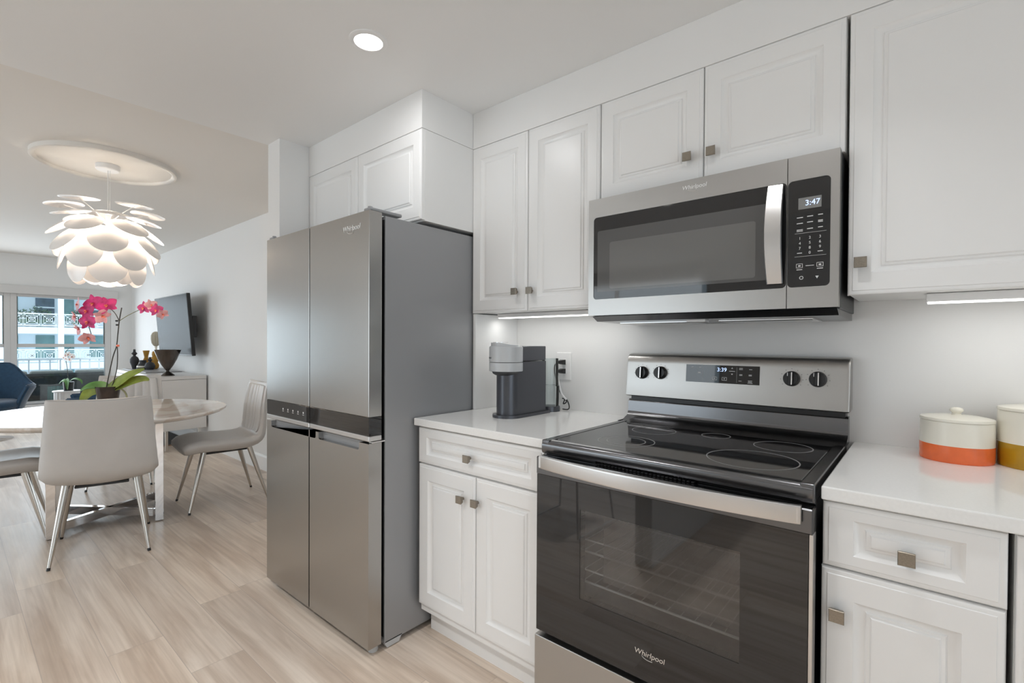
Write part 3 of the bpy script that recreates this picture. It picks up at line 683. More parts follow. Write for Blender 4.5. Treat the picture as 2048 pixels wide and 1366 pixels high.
# ------------------------------------------------------------------ coffee machine, outlet, canisters
def coffee():
    Z0 = .9062
    t = thing('coffee_machine', 'pod coffee machine with light grey head and dark body on the counter', 'coffee machine', (-.40, -.30, Z0), 0)
    def slab(bm, hw, yf, yb, z0, z1, n=14):
        # rounded front of radius hw, square back
        pts = [(-.400-hw, yb), (-.400+hw, yb)] + [(-.400+hw*cos(-u), yf+hw-hw*sin(u)) for u in [PI*k/n for k in range(n+1)]]
        loft(bm, [[(x, y, z) for x, y in pts] for z in (z0, z1)])
    bm = B(); slab(bm, .0660, -.428, -.150, Z0, Z0+.012); obj('base', bm, 'navy', t, 40)
    bm = B(); slab(bm, .0520, -.410, -.165, Z0+.012, 1.139); b = obj('body', bm, 'navy', t, 40)
    bm = B(); box(bm, (-.4525, -.350, Z0+.014), (-.4515, -.344, 1.09)); obj('side_seam', bm, 'blackm', b)
    bm = B(); box(bm, (-.451, -.330, 1.142), (-.3485, -.165, 1.2050), .002, 1); obj('rear_cover', bm, 'navy', t)
    c = (-.404, -.372)
    bm = B(); lathe(bm, [(0, 1.083), (.044, 1.083), (.055, 1.089), (.060, 1.100), (.058, 1.102), (0, 1.102)], (c[0], c[1], 0), 48); obj('brew_outlet', bm, 'dark', t, 50)
    bm = B(); lathe(bm, [(0, 1.100), (.0700, 1.100), (.0712, 1.102), (.0712, 1.1350), (.0700, 1.1365), (0, 1.1365)], (c[0], c[1], 0), 56); obj('lower_head', bm, 'lgrey', t, 50)
    bm = B(); lathe(bm, [(0, 1.1385), (.0700, 1.1385), (.0712, 1.140), (.0712, 1.2000), (.066, 1.2060), (0, 1.2060)], (c[0], c[1], 0), 56); h = obj('upper_head', bm, 'lgrey', t, 50)
    bm = B(); L = []
    for k in range(25):
        u = 2*PI*k/24; L.append((c[0]+.064*cos(u), c[1]+.064*sin(u)))
    loft(bm, [[(x, y, 1.2055) for x, y in L[:-1]], [(x, y, 1.2195-max(0, (y-c[1]))*.16-max(0, x-c[0]-.02)*.25) for x, y in L[:-1]]]); obj('lid', bm, 'lgrey', h, 40)
    bm = B(); lathe(bm, [(.020, 1.2196), (.020, 1.221), (.032, 1.221), (.032, 1.2196)], (c[0]-.012, c[1]-.02, 0), 30); obj('brew_button', bm, 'chrome', h)
    # wordmark wrapped round the head
    W_ = 'NESPRESSO'
    for k, chx in enumerate(W_):
        u = -PI/2-.95+k*.075; 
        text('wordmark', chx, .0095, (c[0]+.0713*cos(u), c[1]+.0713*sin(u), 1.1555), 'ink', h, .0003, (PI/2, 0, u+PI/2))
    # water tank behind
    def tank(bm, r, z0, z1):
        lathe(bm, [(r, z0), (r, z1), (r-.002, z1), (r-.002, z0+.003), (0, z0+.003), (0, z0)], (-.375, -.095, 0), 40)
    bm = B(); lathe(bm, [(0, Z0), (.046, Z0), (.046, Z0+.020), (.043, Z0+.024), (0, Z0+.024)], (-.375, -.095, 0), 40); obj('tank_base', bm, 'navy', t, 40)
    bm = B(); lathe(bm, [(.040, Z0+.024), (.0425, 1.02), (.0425, 1.022), (.038, 1.024), (.038, 1.148), (.0365, 1.148), (.0365, 1.024), (.040, 1.018), (.0385, Z0+.024)], (-.375, -.095, 0), 40); obj('water_tank', bm, 'clear', t, 40)
coffee()
t = thing('wall_outlet', 'white double wall outlet with two black plugs behind the coffee machine', 'outlet', (-.361, 0, 1.044))
bm = B(); box(bm, (-.401, -.006, 1.044), (-.321, -.0002, 1.1745), .0025, 2); obj('cover_plate', bm, 'white', t)
for z in (1.0866, 1.1305):
    bm = B(); plate(bm, rrect(-.378, -.344, z-.015, z+.015, .008), -.0085, -.005); obj('socket', bm, 'white', t)
for z, dy in ((1.1290, 0), (1.0866, 0)):
    bm = B(); loft(bm, [[(x-s, y, z-h), (x+s, y, z-h), (x+s, y, z+h), (x-s, y, z+h)] for x, y, s, h in ((-.361, -.009, .013, .011), (-.361, -.022, .013, .011), (-.363, -.030, .008, .008), (-.366, -.050, .006, .006))])
    if z < 1.1: pts = [(-.366, -.048, z), (-.360, -.060, z-.014), (-.352, -.055, 1.03), (-.342, -.05, .985), (-.322, -.035, .955), (-.312, -.030, .925), (-.318, -.033, .911), (-.345, -.035, .9105)]
    else: pts = [(-.366, -.048, z), (-.374, -.060, z-.016), (-.372, -.060, 1.07), (-.360, -.045, 1.0), (-.342, -.030, .965), (-.328, -.030, .945), (-.345, -.030, .935), (-.342, -.025, .955), (-.352, -.030, .96)]
    tube(bm, spline(pts, 6), .0027, 8)
    tag(obj('power_cord', bm, 'blackm', None, 60), 'black plug and cord in the %s socket of the wall outlet' % ('upper' if z > 1.1 else 'lower'), 'cord')
bm = B(); tube(bm, spline([(-.360, -.060, 1.068), (-.352, -.055, 1.03), (-.342, -.05, .985), (-.324, -.036, .957)], 6), .0048, 10)
tag(obj('cord_sleeve', bm, 'white', None, 60), 'white sleeve around the black cord below the wall outlet', 'cord sleeve')

def canister(cx, cy, r, h, band, bandmat, label):
    z = .9062
    t = thing('canister', label, 'canister', (cx, cy, z), 0, 'cream canisters with coloured bands')
    bm = B(); lathe(bm, [(0, .002), (r*.975, 0), (r, .004), (r*1.006, band*.6), (r*1.004, band)], (cx, cy, z), 64); lathe(bm, [(r*1.004, band), (r*1.0, band*1.02), (r*.99, h-.012), (r*.985, h-.006), (r*.94, h-.005), (r*.93, h-.02), (0, h-.03)], (cx, cy, z), 64, 1); obj('jar', bm, [bandmat, 'cream'], t, 40)
    bm = B(); lathe(bm, [(r*.90, h-.006), (r*1.0, h-.005), (r*1.005, h-.001), (r*.99, h+.0025), (r*.7, h+.007), (r*.2, h+.010), (.0, h+.010)], (cx, cy, z), 64); l = obj('lid', bm, 'cream', t, 40)
    bm = B(); lathe(bm, [(.012, h+.009), (.009, h+.013), (.011, h+.017), (.015, h+.021), (.0135, h+.027), (.007, h+.030), (0, h+.0305)], (cx, cy, z), 32); obj('lid_knob', bm, 'cream', l, 60)
canister(1.009, -.109, .0775, .113, .045, 'orange', 'cream lidded canister with an orange band on the counter')
canister(1.174, -.085, .0850, .150, .062, 'mustard', 'taller cream canister with a mustard yellow band on the counter')

# ------------------------------------------------------------------ dining chairs
def make_chair(label):
    t = thing('dining_chair', label, 'chair', (0, 0, 0), 0, 'taupe leather chairs round the table')
    # centre line: (x, z, half width, thickness)
    back = [(-.11, .440, .260, .084), (-.150, .445, .260, .080), (-.182, .454, .260, .075), (-.206, .469, .259, .070), (-.222, .488, .258, .065), (-.233, .512, .256, .060), (-.243, .560, .253, .053), (-.250, .640, .246, .046), (-.258, .740, .238, .040), (-.271, .830, .231, .034), (-.283, .884, .226, .026), (-.286, .895, .222, .012)]
    seat = [(.288, .425, .196, .030), (.280, .430, .214, .066), (.255, .437, .226, .088), (.18, .447, .240, .094), (.08, .445, .250, .092), (-.02, .440, .256, .088), (-.11, .440, .260, .084)]
    def shell(st, curve, chan=False):
        bm = B(); loops = []; n = 21
        P = [Vector((a[0], 0, a[1])) for a in st]
        for i, (x, z, w, th) in enumerate(st):
            d = (P[min(i+1, len(P)-1)]-P[max(i-1, 0)]).normalized(); nr = Vector((d.z, 0, -d.x))   # points forward on the back, up on the seat
            lp = []
            for side in (1, -1):
                for k in range(n):
                    v = -1+2*k/(n-1); v = v if side == 1 else -v
                    e = (1-abs(v)**8)**.5 if abs(v) < 1 else 0
                    bend = curve(i/(len(st)-1))*(v*v)
                    off = side*th/2*(.25+.75*e)+bend
                    lp.append(P[i]+nr*off+Vector((0, v*w, 0)))
            loops.append(lp)
        loft(bm, loops); return bm
    sg = -1
    obj('seat', shell(list(seat), lambda u: .014+.016*min(1, u*2.5)), 'leather', t, 60, True)
    obj('backrest', shell(list(back), lambda u: .030), 'leather', t, 60, True)
    # channel-stitched inner pad
    bm = B(); loops = []; n = 73
    for i, (z, xo, w) in enumerate(((.520, -.193, .165), (.535, -.204, .195), (.56, -.211, .208), (.62, -.2205, .213), (.70, -.2265, .211), (.78, -.2385, .206), (.84, -.2500, .200), (.868, -.2560, .196), (.874, -.261, .188))):
        lp = []
        for k in range(n):
            v = -1+2*k/(n-1); ch = abs(sin(PI*(v+1)/2*7))
            edge = 1 if 0 < i < 8 else .1
            lp.append(Vector((xo+.030*v*v*(w/.23)**2+.0075*(ch**.45)*edge-.004-(.012 if abs(v) == 1 else 0), v*w, z)))
        for k in range(n-1, -1, -1):
            v = -1+2*k/(n-1); lp.append(Vector((xo+.030*v*v*(w/.23)**2-.016, v*w*.99, z)))
        loops.append(lp)
    loft(bm, loops); obj('backrest_pad', bm, 'leather', t, 50, True)
    bm = B(); box(bm, (-.14, -.12, .388), (.15, .12, .402), .004); obj('under_frame', bm, 'dark', t, None, True)
    for sx, sy in ((1, 1), (1, -1), (-1, 1), (-1, -1)):
        a = Vector((.150*sx+.01, .155*sy, .415)); b = Vector((.260*sx, .214*sy, .0))
        bm = B(); tube(bm, [a+(b-a)*u for u in (0, .1, .25, .5, .75, .97)], [.0185, .0180, .0170, .0140, .0108, .0082], 16)
        l = obj('leg', bm, 'nickel', t, 60, True)
        bm = B(); tube(bm, [a+(b-a)*.965, b], .0085, 12); obj('foot_cap', bm, 'blackm', l, 60, True)
    return t
def A(dx, dy): return math.atan2(dy, dx)
ch = make_chair('taupe leather dining chair seen from behind on this side of the table')
ch.location = (-2.778, -1.293, 0); ch.rotation_euler = (0, 0, A(-.977, .215))
G = 'taupe leather chairs round the table'
dup(ch, (-3.149, -.524, 0), A(-.09, -.995), 'taupe leather dining chair in profile beside the refrigerator', G)
dup(ch, (-3.392, -1.733, 0), A(.124, .992), 'taupe leather dining chair cut off by the photo edge, only its seat and legs showing', G)
dup(ch, (-4.35, -.885, 0), A(.94, -.34), 'taupe leather dining chair across the table with its channelled backrest facing the camera', G)

# ------------------------------------------------------------------ dining table
def table():
    t = thing('dining_table', 'round polished stone dining table on two chrome slab legs', 'table', (-3.30, -1.175, 0), A(-.977, .21))
    bm = B(); lathe(bm, [(0, .706), (.655, .706), (.672, .712), (.688, .726), (.690, .733), (.687, .738), (.680, .740), (0, .740)], (0, 0, 0), 120); obj('table_top', bm, 'marble', t, 30, True)
    for s in (1, -1):
        bm = B(); box(bm, (-.262, s*.245, .004), (.262, s*.292, .706), .002, 1); l = obj('slab_leg', bm, 'chrome', t, None, True)
        bm = B()
        for q in (-.2, .2): lathe(bm, [(0, 0), (.012, 0), (.012, .010), (0, .012)], (q, s*.245, .075), 16, 0, Matrix.Rotation(PI/2*s, 4, 'X'))
        obj('bolt', bm, 'chrome', l, None, True)
    for s in (1, -1):
        bm = B(); bar(bm, (-.205, -.243*s, .055), (.205, .243*s, .055), .032, .055, 0, .002); obj('cross_bar', bm, 'chrome', t, None, True)
table()

# ------------------------------------------------------------------ pendant lamp and ceiling ring
def pendant():
    cx, cy = -3.30, -1.18
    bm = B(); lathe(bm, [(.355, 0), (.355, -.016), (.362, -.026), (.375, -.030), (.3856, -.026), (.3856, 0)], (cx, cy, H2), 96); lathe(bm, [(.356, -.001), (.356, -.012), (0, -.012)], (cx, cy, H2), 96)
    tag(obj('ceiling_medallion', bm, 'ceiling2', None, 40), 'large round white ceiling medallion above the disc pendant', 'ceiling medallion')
    t = thing('pendant_lamp', 'white pendant lamp of many overlapping round discs over the table', 'pendant light', (cx, cy, H2-.013))
    bm = B(); lathe(bm, [(0, 0), (.066, 0), (.066, -.030), (.060, -.036), (0, -.036)], (cx, cy, H2-.0125), 40); obj('ceiling_canopy', bm, 'white', t, 40)
    bm = B(); tube(bm, [(cx, cy, H2-.045), (cx, cy, 2.08)], .0022, 8); tube(bm, [(cx+.012, cy+.01, H2-.045), (cx+.01, cy+.008, 2.08)], .0010, 6); obj('cable', bm, 'white', t)
    bm = B(); lathe(bm, [(0, 2.085), (.014, 2.085), (.014, 2.0), (.009, 1.985), (0, 1.985)], (cx, cy, 0), 24); obj('socket', bm, 'white', t, 40)
    bm = B(); lathe(bm, [(0, 1.780), (.035, 1.788), (.056, 1.815), (.062, 1.845), (.054, 1.88), (.030, 1.91), (.018, 1.93), (0, 1.93)], (cx, cy, 0), 32); obj('bulb', bm, 'bulb', t, 60)
    lamp('pendant_light', 'POINT', (cx, cy, 1.958), 2.4, (1, .86, .68), shadow_soft_size=.012)
    lamp('pendant_light', 'POINT', (cx, cy, 1.74), 2.0, (1, .90, .77), shadow_soft_size=.05)
    Rd = .104
    def disc(P, nrm, roll=0):
        q = nrm.to_track_quat('Z', 'Y').to_matrix().to_4x4()
        bm = B(); dome = .015
        prof = [(0, dome)]+[(Rd*u, dome*(1-u*u)) for u in (.25, .5, .75, .9, .985)]+[(Rd, .0005), (Rd, -.0015), (Rd*.98, -.0022)]+[(Rd*u, dome*(1-u*u)-.0030) for u in (.9, .75, .5, .25)]+[(0, dome-.003)]
        lathe(bm, prof, P, 40, 0, q)
        return bm
    # tiers: (count, phase, polar angle of the disc normal, radius, height)
    tiers = [(5, PI/5, 6, .235, 2.120), (5, .10, 14, .200, 2.045), (6, PI/6, 36, .228, 1.968), (6, 0, 55, .245, 1.868), (6, PI/6, 74, .228, 1.782), (6, 0, 90, .180, 1.700), (4, PI/4+.1, 104, .125, 1.700)]
    base = A(.985, -.17)
    for n, ph, th, R, z in tiers:
        for k in range(n):
            a = base+ph+2*PI*k/n; tt = math.radians(th)
            nrm = Vector((sin(tt)*cos(a), sin(tt)*sin(a), cos(tt)))
            P = Vector((cx+R*cos(a), cy+R*sin(a), z))
            d = obj('disc', disc(P, nrm), 'shade', t, 50)
            bm = B(); s = Vector((cx+.02*cos(a), cy+.02*sin(a), 1.87+.15*cos(tt))); e = P-nrm*.004
            mid = (s+e)/2+Vector((0, 0, .03*cos(tt)-.02)); tube(bm, spline([s, mid, e], 6), .0022, 6); obj('wire_arm', bm, 'white', d)
pendant()

# ------------------------------------------------------------------ orchids
CAMD = Vector((.648, -.761, 0)); RT = Vector((.761, .6485, 0)); UPV = Vector((0, 0, 1))
def petal(bm, c, n, u, Lg, Wd, start=.0, cup=.18, mi=0):
    """blade from c along u, facing n"""
    s = n.cross(u).normalized(); loops = []; m = 7
    for i in range(9):
        q = i/8; w = Wd*max(.03, math.sin(PI*min(1, (q*.94+.06))**.8)**.7)*.5; 
        lp = []
        for sg in (1, -1):
            for k in range(m):
                v = (-1+2*k/(m-1))*sg
                lp.append(c+u*(start+q*Lg)+s*(v*w)+n*(cup*Lg*(q*q*-.35+.3*q)-.10*w*v*v*4*.25+sg*.0005))
        loops.append(lp)
    loft(bm, loops, True, True, mi)
def flower(parent, P, n, size, m, roll=0, openness=1.0):
    n = n.normalized(); s0 = n.cross(UPV).normalized(); u0 = s0.cross(n)
    r = Matrix.Rotation(roll, 3, n); 
    def dirn(a): return (r @ (u0*cos(a)+s0*sin(a))).normalized()
    bm = B()
    for a in (0, 2.35, -2.35):
        u = dirn(a); nn = (n*openness+u*-(1-openness)).normalized(); uu = (u*openness+n*(1-openness)*.8).normalized()
        petal(bm, P-n*.002, nn, uu, size*.50, size*.30)
    for a in (1.35, -1.35):
        u = dirn(a); uu = (u*openness+n*(1-openness)*.8).normalized(); nn = (n*openness-u*(1-openness)).normalized()
        petal(bm, P+n*.001, nn, uu, size*.52, size*.50)
    f = obj('flower', bm, m, parent, 60)
    bm = B(); d = dirn(PI)
    petal(bm, P+n*.004, (n+d*.5).normalized(), (d+n*.7).normalized(), size*.20, size*.13, 0, -.5)
    for a in (1.7, -1.7): petal(bm, P+n*.004, n, (dirn(a)+n*1.2).normalized(), size*.12, size*.09)
    obj('lip', bm, 'lip', f, 60)
    return f
def leaf(name, parent, pts, w, nrm, m, th=.0015, tip=.7):
    P = spline(pts, 5); L = []; n = len(P)
    for i, p in enumerate(P):
        q = i/(n-1); ww = w*(max(.05, sin(PI*(q**tip*.93+.05)))**.75)*.5
        d = (P[min(i+1, n-1)]-P[max(i-1, 0)]).normalized(); s = d.cross(nrm).normalized(); nn = s.cross(d).normalized()
        lp = []
        for sg in (1, -1):
            for k in range(7):
                v = (-1+k/3)*sg; lp.append(p+s*(v*ww)+nn*(.16*ww*abs(v)+sg*th))
        L.append(lp)
    bm = B(); loft(bm, L); return obj(name, bm, m, parent, 60)
def orchid():
    P0 = Vector((-3.62, -1.09, .74)); pc = Vector((-3.657, -1.121, .7402))
    t = thing('potted_orchid', 'tall pink orchid in a dark brown pot on the dining table', 'plant', pc)
    bm = B(); lathe(bm, [(0, 0), (.050, 0), (.056, .003), (.076, .136), (.077, .140), (.071, .140), (.068, .118), (0, .116)], pc, 40); obj('pot', bm, 'pot', t, 40)
    bm = B(); lathe(bm, [(.069, .118), (.05, .124), (.02, .128), (0, .128)], pc, 24); obj('bark', bm, 'stem', t)
    def p(a, b, c, toward=0): return P0+Vector((a, b, c))+CAMD*toward
    stem0 = pc+Vector((.0, .0, .12))
    bm = B(); tube(bm, spline([stem0+Vector((-.01, -.01, 0)), p(-.035, -.022, .25), p(-.014, -.006, .36), p(.006, .011, .439), p(.012, .018, .53), p(.019, .025, .624), p(.031, .037, .722)], 6), .0036, 8)
    tube(bm, spline([stem0+Vector((.018, .015, 0)), p(.004, .010, .25), p(.010, .016, .36), p(.009, .014, .439)], 6), .0032, 8); obj('stem', bm, 'stem', t, 60)
    bm = B(); tube(bm, spline([p(.019, .025, .624), p(-.006, .004, .682), p(-.040, -.024, .721), p(-.085, -.062, .765), p(-.128, -.098, .757), p(-.165, -.132, .700), p(-.165, -.132, .640), p(-.150, -.120, .575), p(-.138, -.110, .525)], 6), .0028, 8); obj('flower_stalk', bm, 'stem', t, 60)
    bm = B(); tube(bm, spline([p(.019, .025, .624), p(.07, .067, .665), p(.133, .123, .707), p(.18, .163, .728), p(.23, .206, .725), p(.27, .239, .690)], 6), .0023, 8); obj('flower_stalk', bm, 'spray', t, 60)
    bm = B()
    for a, b, c in ((.008, .015, .624), (.010, .017, .594)): box(bm, P0+Vector((a-.014, b-.012, c-.006)), P0+Vector((a+.006, b+.006, c+.006)), .003)
    obj('stem_clip', bm, 'blackm', t)
    bm = B(); box(bm, P0+Vector((.004, .008, .433)), P0+Vector((.024, .026, .448)), .004); obj('stem_clip', bm, 'lip', t)
    F = [((-.123, -.094, .752), .130, 'petal', (0, .1), .35, 1), ((-.158, -.125, .697), .118, 'petal', (-.1, 0), .2, 1), ((-.046, -.029, .738), .128, 'petal', (.25, .25), .45, 1), ((-.151, -.120, .615), .120, 'petal', (0, 0), .05, 1),
         ((-.206, -.165, .742), .105, 'petalp', (-.8, .1), .2, .9), ((-.069, -.050, .660), .105, 'petalp', (.9, -.5), 1.2, .7), ((-.220, -.179, .655), .085, 'petalp', (-.8, -.2), .6, .7), ((-.198, -.161, .565), .090, 'petalp', (-.7, -.5), 1.2, .65), ((-.146, -.118, .502), .105, 'petalp', (.5, -.6), .3, .6),
         ((.163, .149, .720), .092, 'petal', (-.1, 0), .1, 1), ((.202, .183, .742), .080, 'petalp', (1.2, .5), .3, .8), ((.233, .208, .705), .092, 'petal', (.1, .0), .1, 1), ((.270, .239, .676), .075, 'petalp', (.8, -.3), .6, .65)]
    for (a, b, c), sz, m, (sx, sz2), roll, op in F:
        flower(t, p(a, b, c, .012), CAMD+RT*sx+UPV*sz2, sz*1.13, m, roll, op)
    c0 = pc+Vector((0, 0, .122))
    leaf('leaf', t, [c0, p(.02, .015, .165), p(.09, .075, .225), p(.165, .144, .269)], .085, CAMD*.8+UPV*.5, 'leaf')
    leaf('leaf', t, [c0, p(.02, .018, .140), p(.10, .087, .180), p(.160, .14, .196), p(.192, .166, .186)], .070, CAMD*.9+UPV*.5, 'leaf')
    leaf('leaf', t, [c0, p(-.076, -.063, .145, .02), p(-.115, -.095, .142, .05), p(-.155, -.13, .112, .06)], .085, UPV+CAMD*.8, 'leaf2')
    leaf('leaf', t, [c0, p(-.09, -.075, .125, -.03), p(-.146, -.123, .104, -.02), p(-.172, -.146, .055, .0), p(-.178, -.152, .008, .01)], .085, CAMD+RT*.3+UPV*.3, 'leaf')
    bm = B(); tube(bm, spline([c0, p(.01, .008, .137), p(.046, .04, .112), p(.066, .057, .075), p(.069, .059, .030)], 6), [.006]*24+[.006], 8); obj('air_root', bm, 'root', t, 60)
orchid()

# ------------------------------------------------------------------ sideboard and what stands on it
def sideboard():
    x0, x1, y0, y1, z0, z1 = -7.35, -5.3075, -.402, .040, .2345, .8275
    t = thing('sideboard', 'white lacquered sideboard on slim metal legs along the wall', 'sideboard', (-6.3, -.18, 0))
    bm = B(); box(bm, (x0, y0+.018, z0), (x1, y1, .787), .002, 1); obj('body', bm, 'side_lac', t)
    bm = B(); box(bm, (x0, y0, .790), (x1, y1, z1), .002, 1); obj('top', bm, 'side_lac', t)
    for k in range(4):
        w = (x1-x0)/4; bm = B(); box(bm, (x0+k*w+.002, y0, z0), (x0+(k+1)*w-.002, y0+.017, .786), .001, 1); obj('door', bm, 'side_lac', t)
    for x in (x0+.12, x1-.06):
        for y in (y0+.07, y1-.06):
            bm = B(); box(bm, (x-.014, y-.014, .0095 if y < 0 else .0), (x+.014, y+.014, z0), .002, 1); obj('leg', bm, 'nickel', t)
sideboard()
bm = B(); box(bm, (-8.2, -.44, .001), (-5.72, .035, .009), .002, 1); o = tag(obj('rug', bm, 'rug'), 'dark grey rug lying under the white sideboard', 'rug')
bm = B(); box(bm, (-5.735, -.44, .0012), (-5.712, .035, .0098), .001, 1); obj('edge_binding', bm, 'rugedge', o)
ZS = .8275
def turned(name, label, prof, loc, m, cat='vase', group='vases on the sideboard'):
    bm = B(); lathe(bm, prof, loc, 36); return tag(obj(name, bm, m, None, 50), label, cat, group)
bm = B(); box(bm, (-7.30, -.34, ZS), (-6.15, .035, ZS+.012), .003, 1); tag(obj('tray', bm, 'tray'), 'flat grey tray under the small vases on the sideboard', 'tray')
ZTY = ZS+.0122
t = thing('footed_vase', 'large smoky cone-shaped footed vase on the sideboard', 'vase', (-5.52, -.280, ZS), 0, 'vases on the sideboard')
bm = B(); lathe(bm, [(.0, .055), (.020, .060), (.055, .115), (.090, .185), (.126, .285), (.127, .290), (.121, .290), (.085, .190), (.050, .122), (0, .075)], (-5.52, -.280, ZS), 48); obj('bowl', bm, 'smoke', t, 60)
bm = B(); lathe(bm, [(0, 0), (.070, 0), (.068, .006), (.040, .030), (.018, .046), (.016, .058), (0, .060)], (-5.52, -.280, ZS), 40); obj('foot', bm, 'smoke', t, 60)
def V(px_x, y): return px_x, y
def sc(p, k, h=1): return [(r*k, z*h) for r, z in p]
turned('gourd_vase', 'tall charcoal vase with a narrow waisted neck on the tray', sc([(0, 0), (.028, 0), (.032, .02), (.058, .09), (.060, .125), (.045, .155), (.020, .172), (.018, .185), (.040, .205), (.018, .228), (.015, .262), (.011, .262), (.010, .2), (0, .19)], .86), (-7.08, -.258, ZTY), 'char')
t = thing('banded_jar', 'squat black jar with a pale band among the small vases', 'vase', (-6.90, -.205, ZTY), 0, 'vases on the sideboard')
bm = B(); lathe(bm, sc([(0, 0), (.085, 0), (.090, .01), (.088, .036)], .76, .8), (-6.90, -.205, ZTY), 36); lathe(bm, sc([(.083, .060), (.06, .095), (.050, .100), (.052, .150), (.046, .150), (.044, .09), (0, .06)], .76, .8), (-6.90, -.205, ZTY), 36); obj('body', bm, 'char', t, 50)
bm = B(); lathe(bm, sc([(.088, .036), (.0895, .038), (.086, .060), (.083, .060)], .76, .8), (-6.90, -.205, ZTY), 36); obj('band', bm, 'cream', t, 50)
turned('bottle_vase', 'small round dark grey bottle vase with a flared collar', sc([(0, 0), (.045, 0), (.070, .035), (.072, .060), (.055, .100), (.020, .118), (.018, .130), (.038, .150), (.016, .165), (.018, .190), (.013, .190), (.010, .15), (0, .12)], .80, .86), (-6.76, -.160, ZTY), 'char')
turned('hourglass_vase', 'ochre hourglass vase rising behind the black jar', sc([(0, 0), (.05, 0), (.060, .06), (.052, .11), (.028, .16), (.030, .18), (.050, .262), (.045, .262), (.024, .18), (0, .16)], .8, .93), (-7.10, -.125, ZTY), 'ochre')
turned('bubble_vase', 'ochre vase of three stacked bulges beside the footed vase', sc([(0, 0), (.04, 0), (.066, .025), (.070, .06), (.048, .100), (.062, .125), (.060, .165), (.036, .190), (.044, .215), (.040, .250), (.030, .270), (.026, .270), (.03, .2), (0, .18)], .72, .88), (-6.92, -.072, ZTY), 'ochre')
t = thing('cactus_sculpture', 'tall beige ribbed oval sculpture against the wall behind the ochre vase', 'sculpture', (-7.10, -.015, ZTY), 0)
L = []
for z, r in ((.300, .012), (.315, .030), (.345, .046), (.40, .054), (.45, .052), (.485, .038), (.50, .020), (.504, .004)):
    L.append([(-7.10+r*(1+.08*cos(11*u))*cos(u), -.015+r*(1+.08*cos(11*u))*sin(u), ZTY+z) for u in [2*PI*k/66 for k in range(66)]])
bm = B(); loft(bm, L); obj('oval', bm, 'beige', t, 60)
bm = B(); lathe(bm, [(0, 0), (.034, 0), (.034, .02), (.012, .04), (.010, .25), (.018, .29), (.015, .302), (0, .302)], (-7.10, -.015, ZTY), 24); obj('stand', bm, 'cream', t, 50)

# ------------------------------------------------------------------ wall television
def tv():
    t = thing('television', 'flat black television tilted on a wall bracket above the sideboard', 'television', (-5.92, -.128, 1.4))
    Mx = Matrix.Translation((-5.9175, -.128, 1.400)) @ Matrix.Rotation(math.radians(4.6), 4, 'X')
    bm = B(); box(bm, (-.627, -.006, -.352), (.627, .030, .352), .004, 2, 0, Mx); box(bm, (-.45, .025, -.30), (.45, .050, .05), .006, 2, 0, Mx); obj('case', bm, 'blackm', t)
    bm = B(); box(bm, (-.617, -.0075, -.338), (.617, -.005, .344), 0, 1, 0, Mx); obj('screen', bm, 'screen', t)
    bm = B(); box(bm, (-6.12, .035, 1.28), (-5.72, .0598, 1.52)); 
    for x in (-6.05, -5.79): bar(bm, (x, -.085, 1.30), (x, .05, 1.33), .03, .03); bar(bm, (x, -.09, 1.50), (x, .05, 1.47), .03, .03)
    for x in (-5.36,): box(bm, (x, -.10, 1.26), (x+.06, -.060, 1.50))
    obj('wall_bracket', bm, 'blackm', t)
tv()

# ------------------------------------------------------------------ blue armchairs, side table, small orchid
def armchair(label, s=1.0):
    t = thing('swivel_armchair', label, 'armchair', (0, 0, 0), 0, 'blue lounge chairs by the window')
    # wrap: angle from one arm front round the back to the other (local +x forward)
    def wrap(off):
        L = []
        n = 40
        for i in range(n+1):
            a = math.radians(-125+250*i/n); b = abs(math.degrees(a))/125      # 0 back .. 1 arm front
            topz = .93-.25*max(0, min(1, (b-.28)/.40))**1.0
            if b > .28: topz = .93-.26*(3*((min(1, (b-.28)/.36))**2)-2*((min(1, (b-.28)/.36))**3))
            R0, R1 = .300, .345+.085*max(0, min(1, (b-.2)/.4))
            row = []
            for q in (0, .15, .35, .55, .75, .9, 1.0):
                r = R0+(R1-R0)*q**1.3; z = .36+(topz-.36)*q
                dirv = Vector((-cos(a), sin(a), 0))
                row.append((dirv*(r+off*(1 if q < 1 else .4))+Vector((.03, 0, z-(off*.0)))))
            L.append(row)
        return L
    i_, o_ = wrap(0), wrap(.055)
    loops = [a+list(reversed(b)) for a, b in zip(i_, o_)]
    bm = B(); loft(bm, loops); bmesh.ops.bevel(bm, geom=[e for e in bm.edges if len(e.link_faces) == 2 and e.calc_face_angle(0) > .9], offset=.016, segments=3, affect='EDGES')
    obj('shell', bm, 'blue', t, 70, True)
    bm = B(); pr = [(0, .33), (.22, .335), (.315, .36), (.345, .41), (.335, .455), (.28, .478), (0, .485)]
    lathe(bm, pr, (.045, 0, 0), 40); obj('seat_cushion', bm, 'blue', t, 60, True)
    bm = B(); lathe(bm, [(0, 0), (.26, 0), (.26, .010), (.06, .022), (.030, .03), (.030, .34), (0, .34)], (.03, 0, 0), 36); obj('pedestal', bm, 'chrome', t, 50, True)
    return t
ac = armchair('blue upholstered swivel armchair facing the room by the window')
ac.location = (-7.75, -1.60, 0); ac.rotation_euler = (0, 0, A(.95, -.05))
o = dup(ac, (-6.98, -.70, 0), A(-.2, -1), 'second blue armchair mostly hidden behind the orchid leaves', 'blue lounge chairs by the window'); o.scale = (.80, .80, .80)
